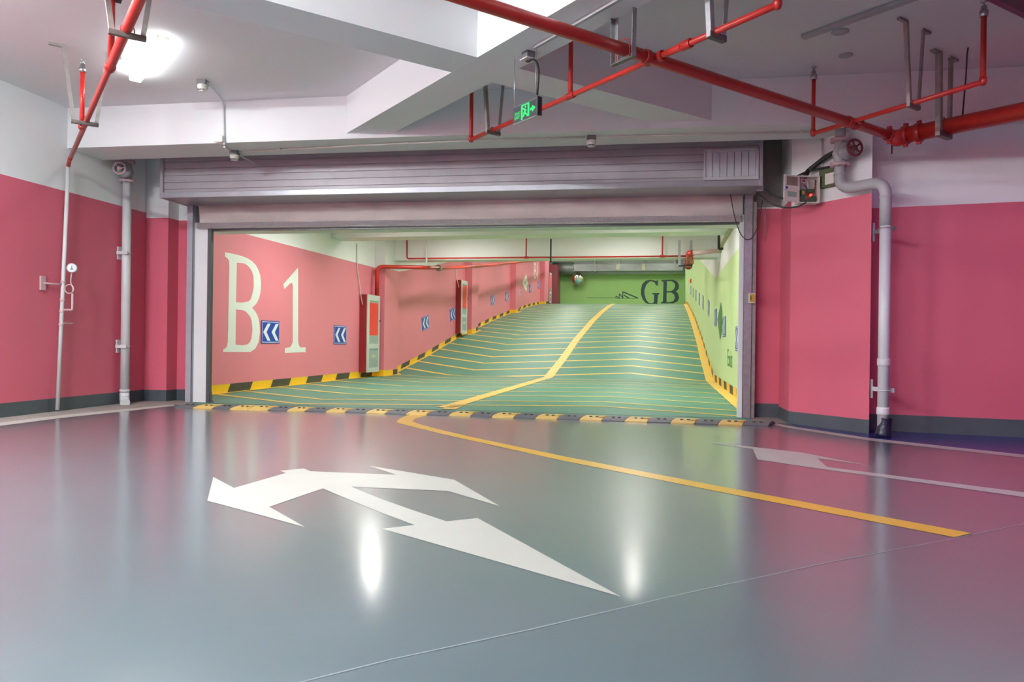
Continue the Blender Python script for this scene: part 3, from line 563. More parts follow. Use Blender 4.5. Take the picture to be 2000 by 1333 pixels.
for c, ax, r in ((Pm1 - md * .03, md, .062), (Aq - bd * .03, bd, .092), (Aq + bd * .10, bd, .092)):
    o = ring(t2, c, ax, r, .06, redd)
    for s_ in (1, -1): m = MB(); m.ob(Vector(c) + ZV * s_ * (r + .012), AV * .013, BV * .02, ZV * .016); obj('bolt_lug', m, redd, o)
m = MB(); c = pz(1742, 275, ZP); m.tube([c, c - ZV * .14], .007, 8); obj('drain_stub', m, blk, t2)
def branch(name, pts, r, label, cat='pipe'):
    t = thing(name, pts[0], label, cat, 'red sprinkler branches'); m = MB(); m.tube(pts, r, 16); obj('pipe', m, red, t); return t
Q0, Q1, Q2 = pz(920, 273, ZP), pz(1278, 115, ZP), pz(1522, 10, ZP); bd1 = (Q1 - Q0).normalized(); Q2 = Q1 + bd1 * (Q2 - Q1).dot(bd1)
t = branch('sprinkler_branch', [Q0, Q1, Q1 + bd1 * .3, Q1 + bd1 * .34, Q2], [.022, .022, .03, .023, .023], 'red sprinkler branch passing behind the green exit sign')
riser(t, Q0, 3.72, .021); riser(t, Q2, 3.72, .021); P = Q0 + bd1 * (pz(1112, 187, ZP) - Q0).dot(bd1); riser(t, P, 3.72, .021)
ring(t, P, bd1, .028, .11); ring(t, Q1 + bd1 * .33, bd1, .034, .09); ring(t, Q1 + bd1 * .075, bd1, .04, .035); ring(t, Q1 - bd1 * .07, bd1, .034, .04)
for q_ in (Q0, Q2): m = MB(); m.lathe(q_ - ZV * .03, ZV, [(0, 0), (.002, .02), (.03, .03), (.07, .028), (.07, 0)], 14); obj('elbow', m, redd, t)
Q0, Q1, Q2 = pz(1588, 261, ZP), pz(1667, 239, ZP), pz(1920, 160, ZP); bd2 = (Q2 - Q0).normalized()
t = branch('sprinkler_branch', [Q0, Q2], .022, 'red sprinkler branch crossing the main near the electric control box')
riser(t, Q0, 3.70, .02); riser(t, Q2, 3.68, .022)
for s_ in (-.08, .08): ring(t, Q1 + bd2 * s_, bd2, .032, .035)
for q_ in (Q0, Q2): m = MB(); m.lathe(q_ - ZV * .03, ZV, [(0, 0), (.002, .02), (.03, .03), (.07, .028), (.07, 0)], 14); obj('elbow', m, redd, t)
La, Lb = pz(139, 306, ZP), pz(215, 131, ZP); ld = (Lb - La).normalized(); Lc = Lb + ld * 4.5
LT, LBt = px(133.5, 322, -7.03), px(112, 801, -7.03)
t = branch('sprinkler_branch', [La, Lb - ld * .02, Lb + ld * .02, Lc], [.025, .026, .036, .036], 'red sprinkler pipe slanting along the left end of the hall')
m = MB(); m.tube([La, La + Vector((LT.x - La.x, LT.y - La.y, 0)) * .6, Vector((LT.x, LT.y, ZP - .04)), LT], .025, fillet=.05); obj('elbow', m, red, t)
P = pz(160, 246, ZP); riser(t, P, 3.70, .023); riser(t, Lb + ld * .05, 3.80, .026, False)
ring(t, Lb, ld, .04, .09); ring(t, P - ld * .02, ld, .031, .10)
c = Lb + ld * .05; m = MB(); m.ob(Vector((c.x, c.y, 3.68)), AV * .07, BV * .04, ZV * .035); obj('riser_bracket', m, darkst, t)
def hanger(p, ax, hw, label, ztop=CEIL, sz=.016, mt=galvd, drop=.055, splay=1.9):
    p = Vector(p); ax = Vector(ax).normalized(); al = ax.cross(ZV).normalized(); t = thing('pipe_hanger', p, label, 'hanger', 'steel pipe hangers in the hall'); zb = p.z - drop
    for s_ in (-1, 1):
        lo = Vector((p.x, p.y, zb)) + ax * hw * s_; hi = Vector((p.x, p.y, ztop)) + ax * hw * splay * s_; mid = (lo + hi) / 2; hv = (hi - lo) / 2
        m = MB(); m.ob(mid, ax * .0025, al * sz, hv); m.ob(mid + al * sz * .95 - ax * s_ * sz, ax * sz, al * .0025, hv); lg = obj('leg', m, mt, t)
        m = MB(); m.ob(hi + ax * s_ * .05 - ZV * .012, ax * .06, al * sz, ZV * .011); obj('foot', m, mt, lg)
    m = MB(); m.ob(Vector((p.x, p.y, zb)), ax * (hw + .01), al * sz, ZV * .003); m.ob(Vector((p.x, p.y, zb + sz)) + al * sz, ax * (hw + .01), al * .003, ZV * sz); obj('cross_bar', m, barm, t)
    m = MB(); rr = drop * .8; m.tube([p + ax * rr - ZV * drop * .8] + [p + ax * rr * math.cos(a_) + ZV * rr * math.sin(a_) for a_ in [math.pi * i / 8 for i in range(9)]] + [p - ax * rr - ZV * drop * .8], .004, 8); obj('u_bolt', m, redd, t)
barm = mat('sooty_steel', (.16, .145, .13, 1), .5, metal=.5, var=.5, vscale=14)
hanger(pz(166, 235, ZP), AV, .11, 'steel hanger round the red pipe in the left corner', drop=.045)
hanger(pz(249, 58, ZP), AV, .11, 'steel hanger nearest the lit lamp on the left red pipe', drop=.055)
hanger(pz(1217, 96, ZP), BV, .11, 'bright steel hanger on the thick red main left of the crossing', sz=.02, mt=galv, drop=.09, splay=1.15)
hanger(pz(963, 255, ZP), AV, .075, 'steel hanger on the red branch left of the exit sign', drop=.04)
hanger(pz(1399, 65, ZP), AV, .075, 'steel hanger on the red branch at the top right of the crossing', sz=.02, mt=galv, drop=.045)
hanger(pz(1784, 203, ZP), AV, .085, 'slim rusty hanger on the right red branch', drop=.04)
hanger(pz(1843, 247, ZP), AV, .115, 'tall hanger holding the thickest red pipe at right', sz=.024, mt=galvd, drop=.11, splay=1.15)
# ================================================================== LEFT WALL FITTINGS
t = thing('test_pipe', LBt, 'thin white riser pipe with pressure gauge on the left wall', 'pipe'); D_ = (LT - LBt).normalized()
m = MB(); m.tube([LBt, LT], .0225, 14); obj('pipe', m, pwhite, t)
at = lambda y: LBt + D_ * ((801 - y) / (801 - 322) * (LT - LBt).length)
for y in (553, 588, 610, 636): ring(t, at(y), D_, .028, .03, pipink)
gp = at(607); e1 = RT; m = MB(); tube_pts = [gp, gp + e1 * .13, gp + e1 * .13 + ZV * .20]
m.tube(tube_pts, .013, 10, fillet=.02); m.torus(gp + e1 * .09 + ZV * .26, FW, .055, .007); m.tube([gp + e1 * .125 + ZV * .2, gp + e1 * .14 + ZV * .27, gp + e1 * .105 + ZV * .33, gp + e1 * .115 + ZV * .46], .008, 8, fillet=.04); obj('siphon_tube', m, pipink, t)
gc = gp + e1 * .12 + ZV * .52; gx = (-FW + RT * .45).normalized(); m = MB(); m.lathe(gc - gx * .03, gx, [(0, 0), (0, .055), (.05, .06), (.055, .055)], 24); g_ = obj('pressure_gauge', m, pwhite, t)
m = MB(); m.lathe(gc + gx * .024, gx, [(0, .052), (.001, 0)], 24); m.ob(gc + gx * .027 + ZV * .008, ZV.cross(gx) * .004, ZV * .02, gx * .001, 1); m.ob(gc + gx * .027 - ZV * .012, ZV.cross(gx) * .014, ZV * .006, gx * .001, 1); obj('dial', m, [signw, plasg], g_)
lv = at(633); m = MB(); m.tube([lv, lv + e1 * .05], .01, 8); m.ob(lv + e1 * .10, e1 * .055, FW * .012, ZV * .004); obj('lever', m, galvd, t)
b_ = at(558); m = MB(); m.ob(Vector((-7.085, b_.y - .26, b_.z)), Vector((.012, 0, 0)), Vector((0, .035, 0)), ZV * .085); m.tube([Vector((-7.08, b_.y - .26, b_.z)), b_ + Vector((0, 0, 0))], .011, 8); obj('wall_bracket', m, pipink, t)
AX = pz(243, 790); AX.z = 0
t = thing('drain_pipe', AX, 'thick white drain pipe with pink valve on the left wall', 'pipe')
m = MB(); zt_ = 2.96; zc = pp(243, 337, AX, FW).z; m.tube([AX + ZV * .05, AX + ZV * (zc - .12)], .058, 20); obj('pipe', m, pwhite, t)
m = MB(); m.tube([AX + ZV * .16, AX + ZV * .07, AX + ZV * .07 + Vector((.1, -.12, -.04))], .062, 18, fillet=.08); obj('foot_elbow', m, pwhite, t)
ring(t, AX + ZV * .19, ZV, .062, .03, pwhite)
def valve(t, c, wheel_dir, wr_, bodym, wheelm, flm, s=1.):
    wd_ = Vector(wheel_dir).normalized()
    for dz in (-.13 * s, .15 * s):
        m = MB(); m.lathe(c + ZV * dz, ZV, [(-.014, .05), (-.014, .11 * s), (.014, .11 * s), (.014, .05)], 22)
        for k in range(8): m.ob(c + ZV * dz + (RT * math.cos(k * .785) + FW * math.sin(k * .785)) * .092 * s, RT * .01, FW * .01, ZV * .024)
        obj('flange', m, flm, t)
    m = MB(); m.lathe(c, ZV, [(-.13 * s, .05), (-.08 * s, .06), (0, .085 * s), (.08 * s, .06), (.15 * s, .05)], 22); m.lathe(c, wd_, [(0, .07 * s), (.10 * s, .07 * s), (.10 * s, .10 * s), (.125 * s, .10 * s), (.125 * s, .06 * s), (.2 * s, .04 * s), (.2 * s, 0)], 22); obj('valve_body', m, bodym, t)
    wc = c + wd_ * .27 * s; m = MB(); m.tube([c + wd_ * .18 * s, wc + wd_ * .03], .012, 8); m.torus(wc, wd_, wr_, .013); a_ = wd_.orthogonal().normalized(); b2 = wd_.cross(a_)
    m.disc(wc - wd_ * .012, wd_, .028, .024)
    for k in range(3 if wheelm is pipink else 5):
        n_ = 3 if wheelm is pipink else 5; e = a_ * math.cos(2 * math.pi * k / n_ + .5) + b2 * math.sin(2 * math.pi * k / n_ + .5); m.tube([wc, wc + e * wr_], .010, 8)
    obj('handwheel', m, wheelm, t)
valve(t, AX + ZV * zc, -FW + RT * .1, .078, pgrey, pipink, pipink, .95)
m = MB(); m.tube([AX + ZV * (zc + .14), AX + ZV * 3.75], .055, 18); obj('upper_pipe', m, pgrey, t)
for y in (495, 677):
    z_ = pp(243, y, AX, FW).z; m = MB(); m.box(XL + .001, XL + .02, AX.y - .05, AX.y + .03, z_ - .09, z_ + .09); m.box(XL + .01, AX.x + .07, AX.y - .075, AX.y - .06, z_ - .022, z_ + .022); m.torus(AX + ZV * z_, ZV, .06, .006)
    obj('wall_bracket', m, pwhite, t, bev=.002)
# ================================================================== RIGHT DRAIN PIPE
V2 = C2 + CE * .232 + CN * .105; V1p = pp(1640, 350, C1 + CN * .16, CN); V1 = Vector((V1p.x, V1p.y, 0))
zh = pp(1645, 357, V1, FW).z; zh2 = pp(1715, 368, V2, FW).z; zh = (zh + zh2) / 2
t = thing('drain_pipe', V2, 'grey drain pipe stepping sideways by the right column with red handwheel', 'pipe')
m = MB(); zf = pp(1640, 300, V1, FW).z - .115; m.tube([V1 + ZV * zf, V1 + ZV * zh, V2 + ZV * zh, V2 + ZV * 2.2], .058, 20, fillet=.15); obj('upper_pipe', m, pgrey, t, label='dusty grey upper length')
m = MB(); m.tube([V2 + ZV * 2.22, V2 + ZV * .08], .055, 20); obj('pipe', m, pwhite, t)
for y in (355, 362): pass
for z_ in (zh - .16, .78, .27): ring(t, V2 + ZV * z_, ZV, .060, .08 if z_ < 1 else .02, pwhite if z_ < 1 else pgrey)
ring(t, V1 + ZV * (zh + .16), ZV, .062, .02, pgrey)
zc = pp(1640, 300, V1, FW).z; valve(t, V1 + ZV * zc, -FW + RT * .18, .085, pgrey, mat('dark_red_wheel_paint', (.22, .03, .045, 1), .45), pipink, .95)
m = MB(); m.tube([V1 + ZV * (zc + .14), V1 + ZV * 3.318], .055, 18); obj('top_pipe', m, pgrey, t)
for y in (446, 763):
    z_ = pp(1724, y, V2, FW).z; c = C2 + Vector((.012, .06, 0)); m = MB(); m.ob(Vector((c.x + .02, c.y, z_)), Vector((.012, 0, 0)), Vector((0, .03, 0)), ZV * .10); pa_ = Vector((c.x + .015, c.y, z_)); pb_ = Vector((V2.x, V2.y, z_)); dv = pb_ - pa_; pb_ = pb_ + dv.normalized() * .02 + RT * .1; dv = pb_ - pa_; m.ob((pa_ + pb_) / 2, dv / 2, dv.cross(ZV).normalized() * .006, ZV * .022); m.torus(V2 + ZV * z_, ZV, .06, .005)
    obj('wall_bracket', m, galv if y < 500 else pwhite, t)
m = MB(); m.lathe(V2, Vector((.12, -.05, 1)), [(0, 0), (.0, .085), (.04, .08), (.1, .068), (.17, .062), (.2, .066)], 18); tag(obj('plastic_bag', m, mat('navy_black_plastic_film', (.01, .013, .04, 1), .3, bump=.4, bscale=30), org=V2), 'black plastic bag tied round the foot of the right drain pipe', 'bag')
# ================================================================== ELECTRICS ON THE RIGHT
def onC(x, y, off=0.): return pp(x, y, C1 + CN * off, CN)
H0 = onC(1561, 345, .30); ex = RT; n = -FW
bx = lambda x, y: pp(x, y, H0, FW)
TLc, BRc = bx(1561, 344), bx(1600, 396); c = (TLc + BRc) / 2; w_, h_ = (BRc - TLc).dot(ex) / 2, (TLc.z - BRc.z) / 2
t = thing('control_box', c, 'open white electric control box with red light beside the shutter', 'control box')
m = MB(); dp = FW * .06
m.ob(c + dp * 2, ex * w_, dp * .1, ZV * h_); m.ob(c + dp - ex * w_, ex * .006, dp, ZV * h_); m.ob(c + dp + ex * w_, ex * .006, dp, ZV * h_); m.ob(c + dp + ZV * h_, ex * w_, dp, ZV * .006); m.ob(c + dp - ZV * h_, ex * w_, dp, ZV * .006); obj('body', m, plas, t)
dl = c - ex * w_; de = (-ex * .93 - FW * .36).normalized(); dn = de.cross(ZV); m = MB(); dw = w_ * .93; m.ob(dl + de * dw, de * dw, dn * .007, ZV * h_); dd = obj('door', m, plas, t, label='door swung open')
sg = -1 if dn.dot(FW) > 0 else 1
m = MB(); q = dl + de * dw + dn * sg * .009; m.ob(q + ZV * h_ * .55, de * dw * .72, dn * .001, ZV * h_ * .33, 0); m.ob(q - ZV * h_ * .45, de * dw * .6, dn * .001, ZV * h_ * .2, 1); m.ob(q + ZV * h_ * .02 + de * dw * .7, de * dw * .12, dn * .001, ZV * h_ * .1, 2); obj('sticker', m, [brown, mat('pale_green_sticker', (.28, .42, .34, 1), .5), signb], dd)
m = MB(); q = c + dp * .9
m.ob(q - ex * w_ * .45 - ZV * h_ * .25, ex * w_ * .28, dp * .5, ZV * h_ * .28); m.ob(q + ex * w_ * .25 - ZV * h_ * .05, ex * w_ * .33, dp * .4, ZV * h_ * .12); m.ob(q - ZV * h_ * .65, ex * w_ * .8, dp * .3, ZV * h_ * .2); obj('circuit_board', m, pcb, t)
m = MB(); m.ob(q - ex * w_ * .5 - ZV * h_ * .22 - dp * .55, ex * w_ * .12, dp * .1, ZV * h_ * .14); obj('transformer', m, amber, t)
m = MB(); m.ob(q - ex * w_ * .45 + ZV * h_ * .68 - dp * .2, ex * w_ * .22, dp * .2, ZV * h_ * .15, 0); m.ob(q - ex * w_ * .45 + ZV * h_ * .68 - dp * .45, ex * w_ * .15, dp * .05, ZV * h_ * .1, 1); obj('relay', m, [signw, cabr], t)
m = MB(); m.tube([q + ex * w_ * .8 + ZV * h_ * .8, q + ex * w_ * .75, q + ex * w_ * .5 - ZV * h_ * .5], .008, 8, fillet=.05); m.tube([q - ex * w_ * .3 + ZV * h_ * .4, q - dp * .3, q + ex * w_ * .1 - ZV * h_ * .4], .006, 8, 1, fillet=.04); m.tube([q + ZV * h_ * .7, q + ex * w_ * .1 + ZV * h_ * .2, q + ex * w_ * .05 - ZV * h_ * .3], .006, 8, 2, fillet=.04); obj('wires', m, [mat('maroon_wire', (.16, .03, .03, 1), .5), blk, wirew], t)
m = MB(); m.lathe(q - dp * .9 + ex * w_ * .12 - ZV * h_ * .45, n, [(0, .014), (.016, .014), (.024, 0)], 14); obj('indicator_light', m, ledp, t, label='glowing red indicator')
a, b = onC(1603, 334, .03), onC(1637, 362, .03); c2 = (a + b) / 2; w2 = (b - a).dot(CE) / 2; h2 = (a.z - b.z) / 2
t = thing('switch_box', c2, 'small olive back box with white cover plate beside the control box', 'switch')
m = MB(); m.ob(c2, CE * w2, CN * .03, ZV * h2); obj('back_box', m, olive, t, bev=.004); m = MB(); m.ob(c2 + CN * .032 + CE * w2 * .25 - ZV * h2 * .15, CE * w2 * .5, CN * .006, ZV * h2 * .6); obj('cover_plate', m, plas, t)
A, B = onC(1605, 268, .02), onC(1606, 362, .02); m = MB(); m.tube([A, B], .011, 10); tag(obj('conduit', m, plas), 'thin pale conduit dropping to the olive switch box', 'conduit', 'pale conduits')
for k, (lab, pts, r) in enumerate((('thick black flexible hose slanting behind the valve', [(1640, 293, .06), (1615, 305, .07), (1590, 325, .07), (1578, 334, .08), (1572, 346, .2)], .028), ('black cable slanting to the top of the control box', [(1640, 322, .05), (1600, 330, .06), (1580, 334, .08), (1558, 344, .20)], .013), ('black cable sagging under the control box', [(1478, 376, .45), (1500, 396, .40), (1530, 407, .30), (1560, 404, .25), (1574, 396, .25)], .010), ('black cable between the shutter and the box door', [(1494, 371, .5), (1505, 380, .45), (1520, 387, .4), (1545, 389, .32)], .014))):
    m = MB(); m.tube([onC(*p) for p in pts], r, 10, fillet=.12); tag(obj('cable', m, blk), lab, 'cable', 'black cables by the control box')
m = MB(); m.tube([py(1426, 376, 9.82), py(1430, 400, 9.82), py(1436, 430, 9.82), py(1446, 458, 9.82), py(1457, 469, 9.82), py(1468, 467, 9.82), py(1478, 450, 9.82), py(1486, 415, 9.82), py(1489, 392, 9.82)], .006, 8, fillet=.15); tag(obj('cable', m, darkst), 'thin dark cable looping below the shutter box end', 'cable')
for x, y1 in ((1492, 460), (1495, 472)):
    m = MB(); m.tube([py(x, 392, 9.9), py(x + .5, y1, 9.9)], .004, 6); tag(obj('pull_chain', m, galvd), 'shorter thin chain hanging beside the right guide rail' if x == 1492 else 'longer thin chain hanging beside the right guide rail', 'chain')
c = py(1468.5, 583, 9.82); t = thing('call_button', c, 'small amber call button panel on the right guide rail', 'button'); hw_ = py(1475, 583, 9.82).x - c.x
m = MB(); m.ob(c, Vector((hw_, 0, 0)), Vector((0, .02, 0)), ZV * hw_ * 1.55); obj('plate', m, plas, t, bev=.003); m = MB(); m.ob(c - Vector((0, .022, 0)), Vector((hw_ * .72, 0, 0)), Vector((0, .004, 0)), ZV * hw_ * 1.2, 0); m.ob(c - Vector((hw_ * .35, .027, 0)), Vector((hw_ * .12, 0, 0)), Vector((0, .001, 0)), ZV * hw_ * .6, 1); obj('button_face', m, [amber, blk], t)
# ================================================================== CEILING FITTINGS
def lamp(c, d, L, nm, m_em, label, ztop, grp, w=.055):
    d = Vector(d).normalized(); s_ = d.cross(ZV); c = Vector(c); t = thing(nm, (c.x, c.y, ztop), label, 'ceiling lamp', grp)
    m = MB(); m.ob(Vector((c.x, c.y, ztop - .02)), d * L / 2, s_ * w, ZV * .02)
    if nm == 'ramp_lamp':
        for k in (-1, 1): m.ob(Vector((c.x, c.y, ztop - .06)) + s_ * w * k, d * L / 2, s_ * .004, ZV * .03); m.ob(Vector((c.x, c.y, ztop - .06)) + d * L / 2 * k, d * .004, s_ * w, ZV * .03)
    obj('housing', m, plas, t)
    m = MB()
    if nm == 'ramp_lamp': m.ob(Vector((c.x, c.y, ztop - .075)), d * (L / 2 - .01), s_ * (w - .008), ZV * .004); obj('diffuser', m, m_em, t)
    else: m.ob(Vector((c.x, c.y, ztop - .065)), d * (L / 2 + .005), s_ * w * 1.08, ZV * .025); obj('diffuser', m, m_em, t, bev=.015)
    return t
a, b = pz(318, 85, 3.76), pz(264, 156, 3.76); lamp((a + b) / 2, b - a, (b - a).length, 'ceiling_lamp', lampv, 'bright white batten lamp lit on the ceiling at upper left', CEIL, 'hall ceiling lamps')
HL = [((-5.9, 4.3), 'added unseen batten lamp brightening the left wall ahead of the viewpoint'), ((-6.3, .8), 'added unseen batten lamp brightening the left wall beside the viewpoint'), ((-4.2, -.3), 'lit batten lamp overhead left of the viewpoint'), ((-3.3, -4.6), 'lit batten lamp in the middle rear of the hall'), ((-3.7, 3.0), 'lit batten lamp overhead before the long ceiling beam'), ((-5.6, 2.6), 'lit batten lamp overhead near the left wall'), ((-2.6, -.8), 'lit batten lamp on the ceiling behind the viewpoint'), ((-6.0, -3.0), 'lit batten lamp in the left rear of the hall')]  # out-of-view hall lamps multiplied for even fill; first pair added to brighten left wall
for (x, y), l in HL: lamp((x, y, 0), BV, 1.25, 'ceiling_lamp', lampw, l, CEIL, 'hall ceiling lamps')
RL = [(-5.45, 12.9, 3.62), (-.5, 12.9, 3.62), (-5.1, 16.75, 3.74), (-.9, 16.75, 3.74)] + [(u, s, zr(s) + 3.7) for s in (21.3, 25.6, 29.6, 33.9, 38, 42.3) for u in (-5.1, -.9)] + [(-6, 45.9, 7.06), (-3, 45.9, 7.06), (0, 45.9, 7.06)]
for i, (u, s, z) in enumerate(RL):
    side = 'pink' if u < -3.2 else 'lime'; row = ['first', 'second', 'third', 'fourth', 'fifth', 'sixth', 'seventh', 'eighth'][min(i // 2, 7)]
    lab = f'{row} ramp ceiling lamp from the door on the {side} wall side' if i < len(RL) - 3 else ['ramp head lamp at the left', 'ramp head lamp in the middle', 'ramp head lamp at the right'][i - len(RL) + 3]
    lamp(T(u, s), TS + ZV * ((zr(s + .5) - zr(s - .5)) if s > 19.4 and s < 44 else .043 if 15 < s < 18 and 0 else 0), 1.25, 'ramp_lamp', lampt if i < 2 else lampf, lab, z + .004, 'ramp ceiling lamps', .055 if i < 2 else .15)
def detector(c, label):
    t = thing('smoke_detector', c, label, 'smoke detector', 'ceiling detectors'); m = MB(); m.ob(Vector(c) - ZV * .025, RT * .05, FW * .05, ZV * .025); obj('back_box', m, plasg, t, bev=.004)
    m = MB(); m.lathe(c, -ZV, [(.05, 0), (.05, .056), (.08, .058), (.105, .047), (.12, .043), (.125, 0)], 20); h = obj('sensor_head', m, plas, t)
    m = MB()
    for k in range(5): a_ = math.pi + k * .4 + .6; m.ob(Vector(c) - ZV * .112 + (RT * math.cos(a_) + FW * math.sin(a_)) * .046, RT * .006, FW * .006, ZV * .006)
    obj('slots', m, blk, h)
D1 = pz(396, 157, CEIL); D2 = pz(458, 295, DBZ); D3 = pz(1155, 266, DBZ)
detector(D1, 'white smoke detector on the ceiling at upper left'); detector(D2, 'white smoke detector under the door beam above the shutter left end'); detector(D3, 'white smoke detector under the middle of the door beam')
F = lambda x, y: py(x, y, 8.295)
m = MB(); m.tube([D1 + RT * .05 - ZV * .03, pz(420, 178, CEIL - .03), F(436, 200), F(437, 235), F(437.5, 279), F(438, 283)], .013, 10, fillet=.12); tag(obj('conduit', m, pwhite), 'white bent conduit from the ceiling detector down to the emergency lamp', 'conduit', 'pale conduits')
m = MB()
for k, (x, y) in enumerate(((437, 212), (437.3, 238), (437.5, 262))): m.ob(F(x, y), RT * .022, FW * .006, ZV * .01)
c = F(431, 273) - Vector((0, .035, 0)); t = thing('emergency_lamp', c, 'small white emergency lamp on the door beam face', 'emergency lamp')
m = MB(); m.ob(c, RT * .058, Vector((0, .03, 0)), ZV * .04); obj('body', m, plas, t, bev=.012); m = MB(); m.ob(c - Vector((.006, .03, .004)), RT * .048, Vector((0, .012, 0)), ZV * .032); obj('diffuser', m, lampe, t, bev=.01)
S = lambda x, y: pz(x, y, DBZ - .018)
m = MB(); m.tube([F(438, 284) - ZV * .02, S(440, 286), S(452, 297)], .012, 8, fillet=.03); tag(obj('conduit', m, plas), 'short conduit from the emergency lamp to the beam detector', 'conduit', 'pale conduits')
m = MB(); m.tube([S(466, 298), S(700, 284), S(900, 275.5), S(1143, 269)], .012, 8); 
for x, y in ((545, 292.5), (795, 280), (1072, 271)): m.ob(S(x, y), RT * .012, FW * .026, ZV * .013)
tag(obj('conduit', m, plas), 'long pale conduit under the door beam left of the middle detector', 'conduit', 'pale conduits')
m = MB(); m.tube([S(1166, 268), S(1400, 262.5), S(1580, 258)], .012, 8)
for x, y in ((1240, 266.5), (1563, 258.5)): m.ob(S(x, y), RT * .012, FW * .026, ZV * .013)
tag(obj('conduit', m, plas), 'pale conduit under the door beam right of the middle detector', 'conduit', 'pale conduits')
m = MB(); m.tube([S(464, 301), S(480, 310), py(503, 321, 9.25)], .010, 8); tag(obj('conduit', m, plas), 'short slanting conduit from the beam detector to the shutter box', 'conduit', 'pale conduits')
# exit sign under the beam
BZ = lambda x, y: pz(x, y, BEAMZ - .016)
J = pz(1032, 102, BEAMZ); c0, c1 = BZ(1045, 92), BZ(1212, -4); cdv = (c1 - c0).normalized()
m = MB(); m.ob((c0 + c1 + cdv * 3) / 2, cdv * ((c1 - c0).length / 2 + 1.5), cdv.cross(ZV) * .014, ZV * .014); tag(obj('cable_trunking', m, pgrey), 'slim trunking along the beam underside leading to the exit sign', 'cable trunking')
t = thing('junction_box', J, 'grey junction box with white lid on the beam above the exit sign', 'junction box')
m = MB(); m.ob(J - ZV * .03, AV * .042, BV * .042, ZV * .03); obj('body', m, plasg, t, bev=.003); m = MB(); m.ob(J - ZV * .063, AV * .052, BV * .052, ZV * .004); obj('lid', m, plas, t)
sn = BV.cross(ZV).normalized(); sn = sn if sn.dot(CAM - J) > 0 else -sn
SP_ = J - ZV * .3 + sn * .0
sp = lambda x, y: pp(x, y, SP_, sn)
tl, bl, tr, br = sp(1001.5, 212), sp(1001.5, 245), sp(1049, 187), sp(1048.5, 223.6)
zc_ = (tl.z + bl.z + tr.z + br.z) / 4; hh = ((tl.z - bl.z) + (tr.z - br.z)) / 4; el = (tr - tl); el.z = 0; ww = el.length / 2; el.normalize(); cs = (tl + tr) / 2; cs.z = zc_
t = thing('exit_sign', cs, 'hanging green lit exit sign with running figure and right arrow', 'exit sign')
m = MB(); m.ob(cs - sn * .02, el * ww, sn * .012, ZV * hh); obj('panel', m, galv, t, bev=.003)
m = MB(); m.ob(cs - sn * .006, el * ww * .965, sn * .003, ZV * hh * .90); pan = obj('dark_face', m, exitf, t)
m = MB(); m.ob(cs + el * (ww + .008) - sn * .016, el * .010, sn * .024, ZV * hh * 1.03); obj('end_cap', m, blk, t, bev=.003)
g = lambda x, y, e=0.: cs + el * ww * x + ZV * hh * y + sn * (-.002 + e)
m = MB()
m.poly([[g(-.30, -.86), g(-.30, .80), g(.36, .80), g(.36, -.70), g(.24, -.70), g(.24, .66), g(-.18, .66), g(-.18, -.86)]])
m.lathe(g(.06, .46), sn, [(0, .0), (0, hh * .13), (.001, hh * .13), (.001, 0)], 14)
m.poly([[g(-.13, .46), g(-.05, .30), g(.02, .28), g(.16, .04), g(.12, -.05), g(.05, .05), g(.06, -.14), g(.24, -.45), g(.30, -.66), g(.2, -.7), g(.14, -.5), g(.0, -.3), g(-.06, -.55), g(-.24, -.62), g(-.26, -.5), g(-.13, -.42), g(-.1, -.1), g(-.03, .12), g(-.08, .16), g(-.17, .34)]])
obj('running_figure', m, egreen, t, label='glowing green running figure in a doorway')
m = MB(); m.poly([[g(.44, .10), g(.44, -.18), g(.60, -.18), g(.60, -.42), g(.86, -.04), g(.60, .36), g(.60, .10)]]); obj('arrow', m, egreen, t, label='glowing green arrow pointing right')
o = text_mb('EXIT', g(-.84, -.56), el * ww * .44, ZV, hh * .36); obj('lettering', o, egreen, t, label='glowing green word EXIT')
o = text_mb('安全出口', g(-.84, -.10), el * ww * .46, ZV, hh * .36); obj('lettering', o, egreen, t, label='glowing green characters above EXIT')
for a in (sp(1004, 211), sp(1046, 190)): m = MB(); m.tube([a, Vector((a.x, a.y, BEAMZ))], .003, 6); obj('hanging_chain', m, galv, t)
m = MB(); j2 = J - ZV * .066; m.tube([j2 + (sp(1026, 112) - j2) * .0, sp(1027, 118), sp(1031, 121), sp(1041, 115), sp(1048, 119), sp(1052, 135), sp(1051, 160), sp(1049, 186)], .010, 10, fillet=.04); tag(obj('cable', m, blk), 'black flexible cable from the junction box to the exit sign', 'cable')
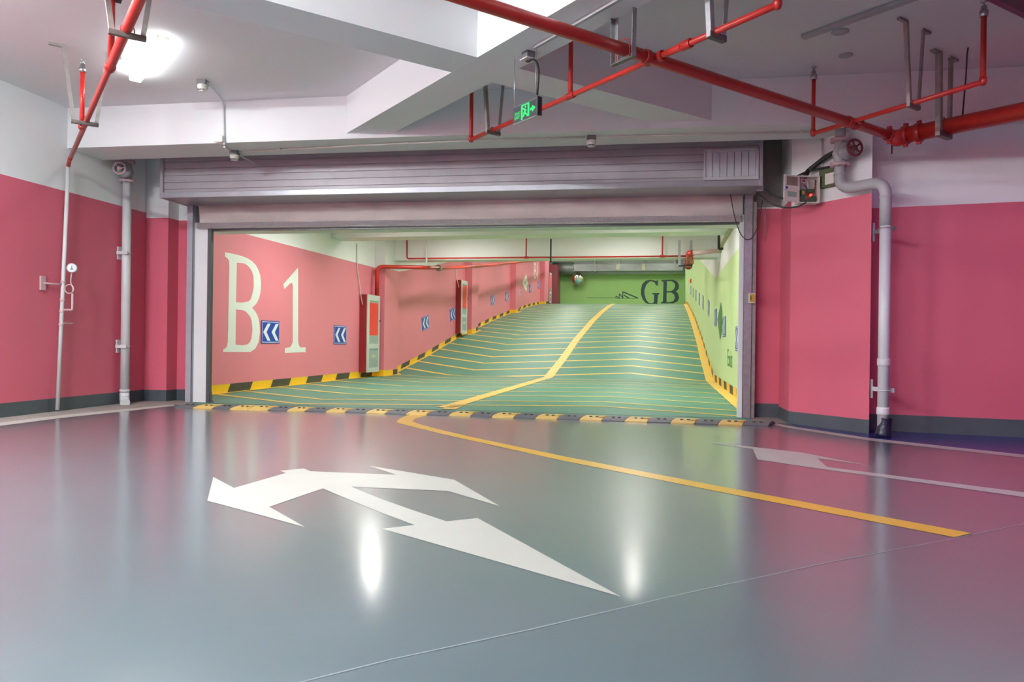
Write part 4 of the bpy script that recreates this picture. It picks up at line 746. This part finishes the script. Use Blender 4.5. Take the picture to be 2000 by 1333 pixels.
# right bay ceiling
A, B = pz(1568, 73, CEIL - .02), pz(1790, -6, CEIL - .02); d = (B - A).normalized(); m = MB(); m.ob((A + B + d) / 2, d * ((B - A).length / 2 + .5), d.cross(ZV) * .035, ZV * .018); tag(obj('cable_trunking', m, pgrey, bev=.003), 'long pale trunking strip on the ceiling of the right bay', 'cable trunking')
for (x, y), l, r in (((1641, 61), 'rough mounting plate on the ceiling beside the trunking strip', .075), ((1652, 107), 'round grey blank plate on the ceiling of the right bay', .065)):
    c = pz(x, y, CEIL); m = MB(); m.lathe(c, -ZV, [(0, r), (.012, r), (.016, r * .8), (.016, 0)], 18); tag(obj('ceiling_plate', m, pgrey, org=c), l, 'ceiling plate')
m = MB(); m.tube([pz(1891, 93, CEIL), pz(1889, 105, CEIL - .06), pz(1887, 145, 3.6), pz(1880, 226, 3.22)], .008, 8, fillet=.1); tag(obj('cable', m, blk), 'black cable dangling from the ceiling to the thickest red pipe', 'cable')
A, B = pz(1921, 0, 3.3), pz(2001, 39, 3.3); d = (B - A).normalized(); nn = d.cross(ZV); nn = nn if nn.dot(RT) > 0 else -nn; c = A + d * .6 + nn * .75
t = thing('display_panel', c, 'dark purple-framed lit display panel hanging in the top right corner', 'display')
m = MB(); m.ob(c + ZV * .06, d * 1.3, nn * .75, ZV * .06); obj('frame', m, purple, t, bev=.01)
m = MB(); m.ob(c - ZV * .004, d * 1.24, nn * .69, ZV * .004); obj('underside_panel', m, blk, t)
for k in range(4): m = MB(); m.ob(c - ZV * .011 + d * (-.95 + k * .62) - nn * (.3 if k % 2 else -.2), d * .28, nn * .10, ZV * .003); obj('light_strip', m, violet, t)
# ================================================================== render look
wd = bpy.data.worlds.new('world'); sc.world = wd; wd.use_nodes = True; wd.node_tree.nodes['Background'].inputs['Color'].default_value = (.02, .02, .02, 1)
sc.view_settings.view_transform = 'Standard'; sc.view_settings.look = 'None'; sc.view_settings.gamma = 1; sc.view_settings.use_curve_mapping = False; sc.view_settings.exposure = 1.42
sc.cycles.use_denoising = True; sc.cycles.max_bounces = 10; sc.cycles.diffuse_bounces = 6; sc.cycles.glossy_bounces = 5; sc.cycles.sample_clamp_indirect = 8; sc.cycles.caustics_reflective = False
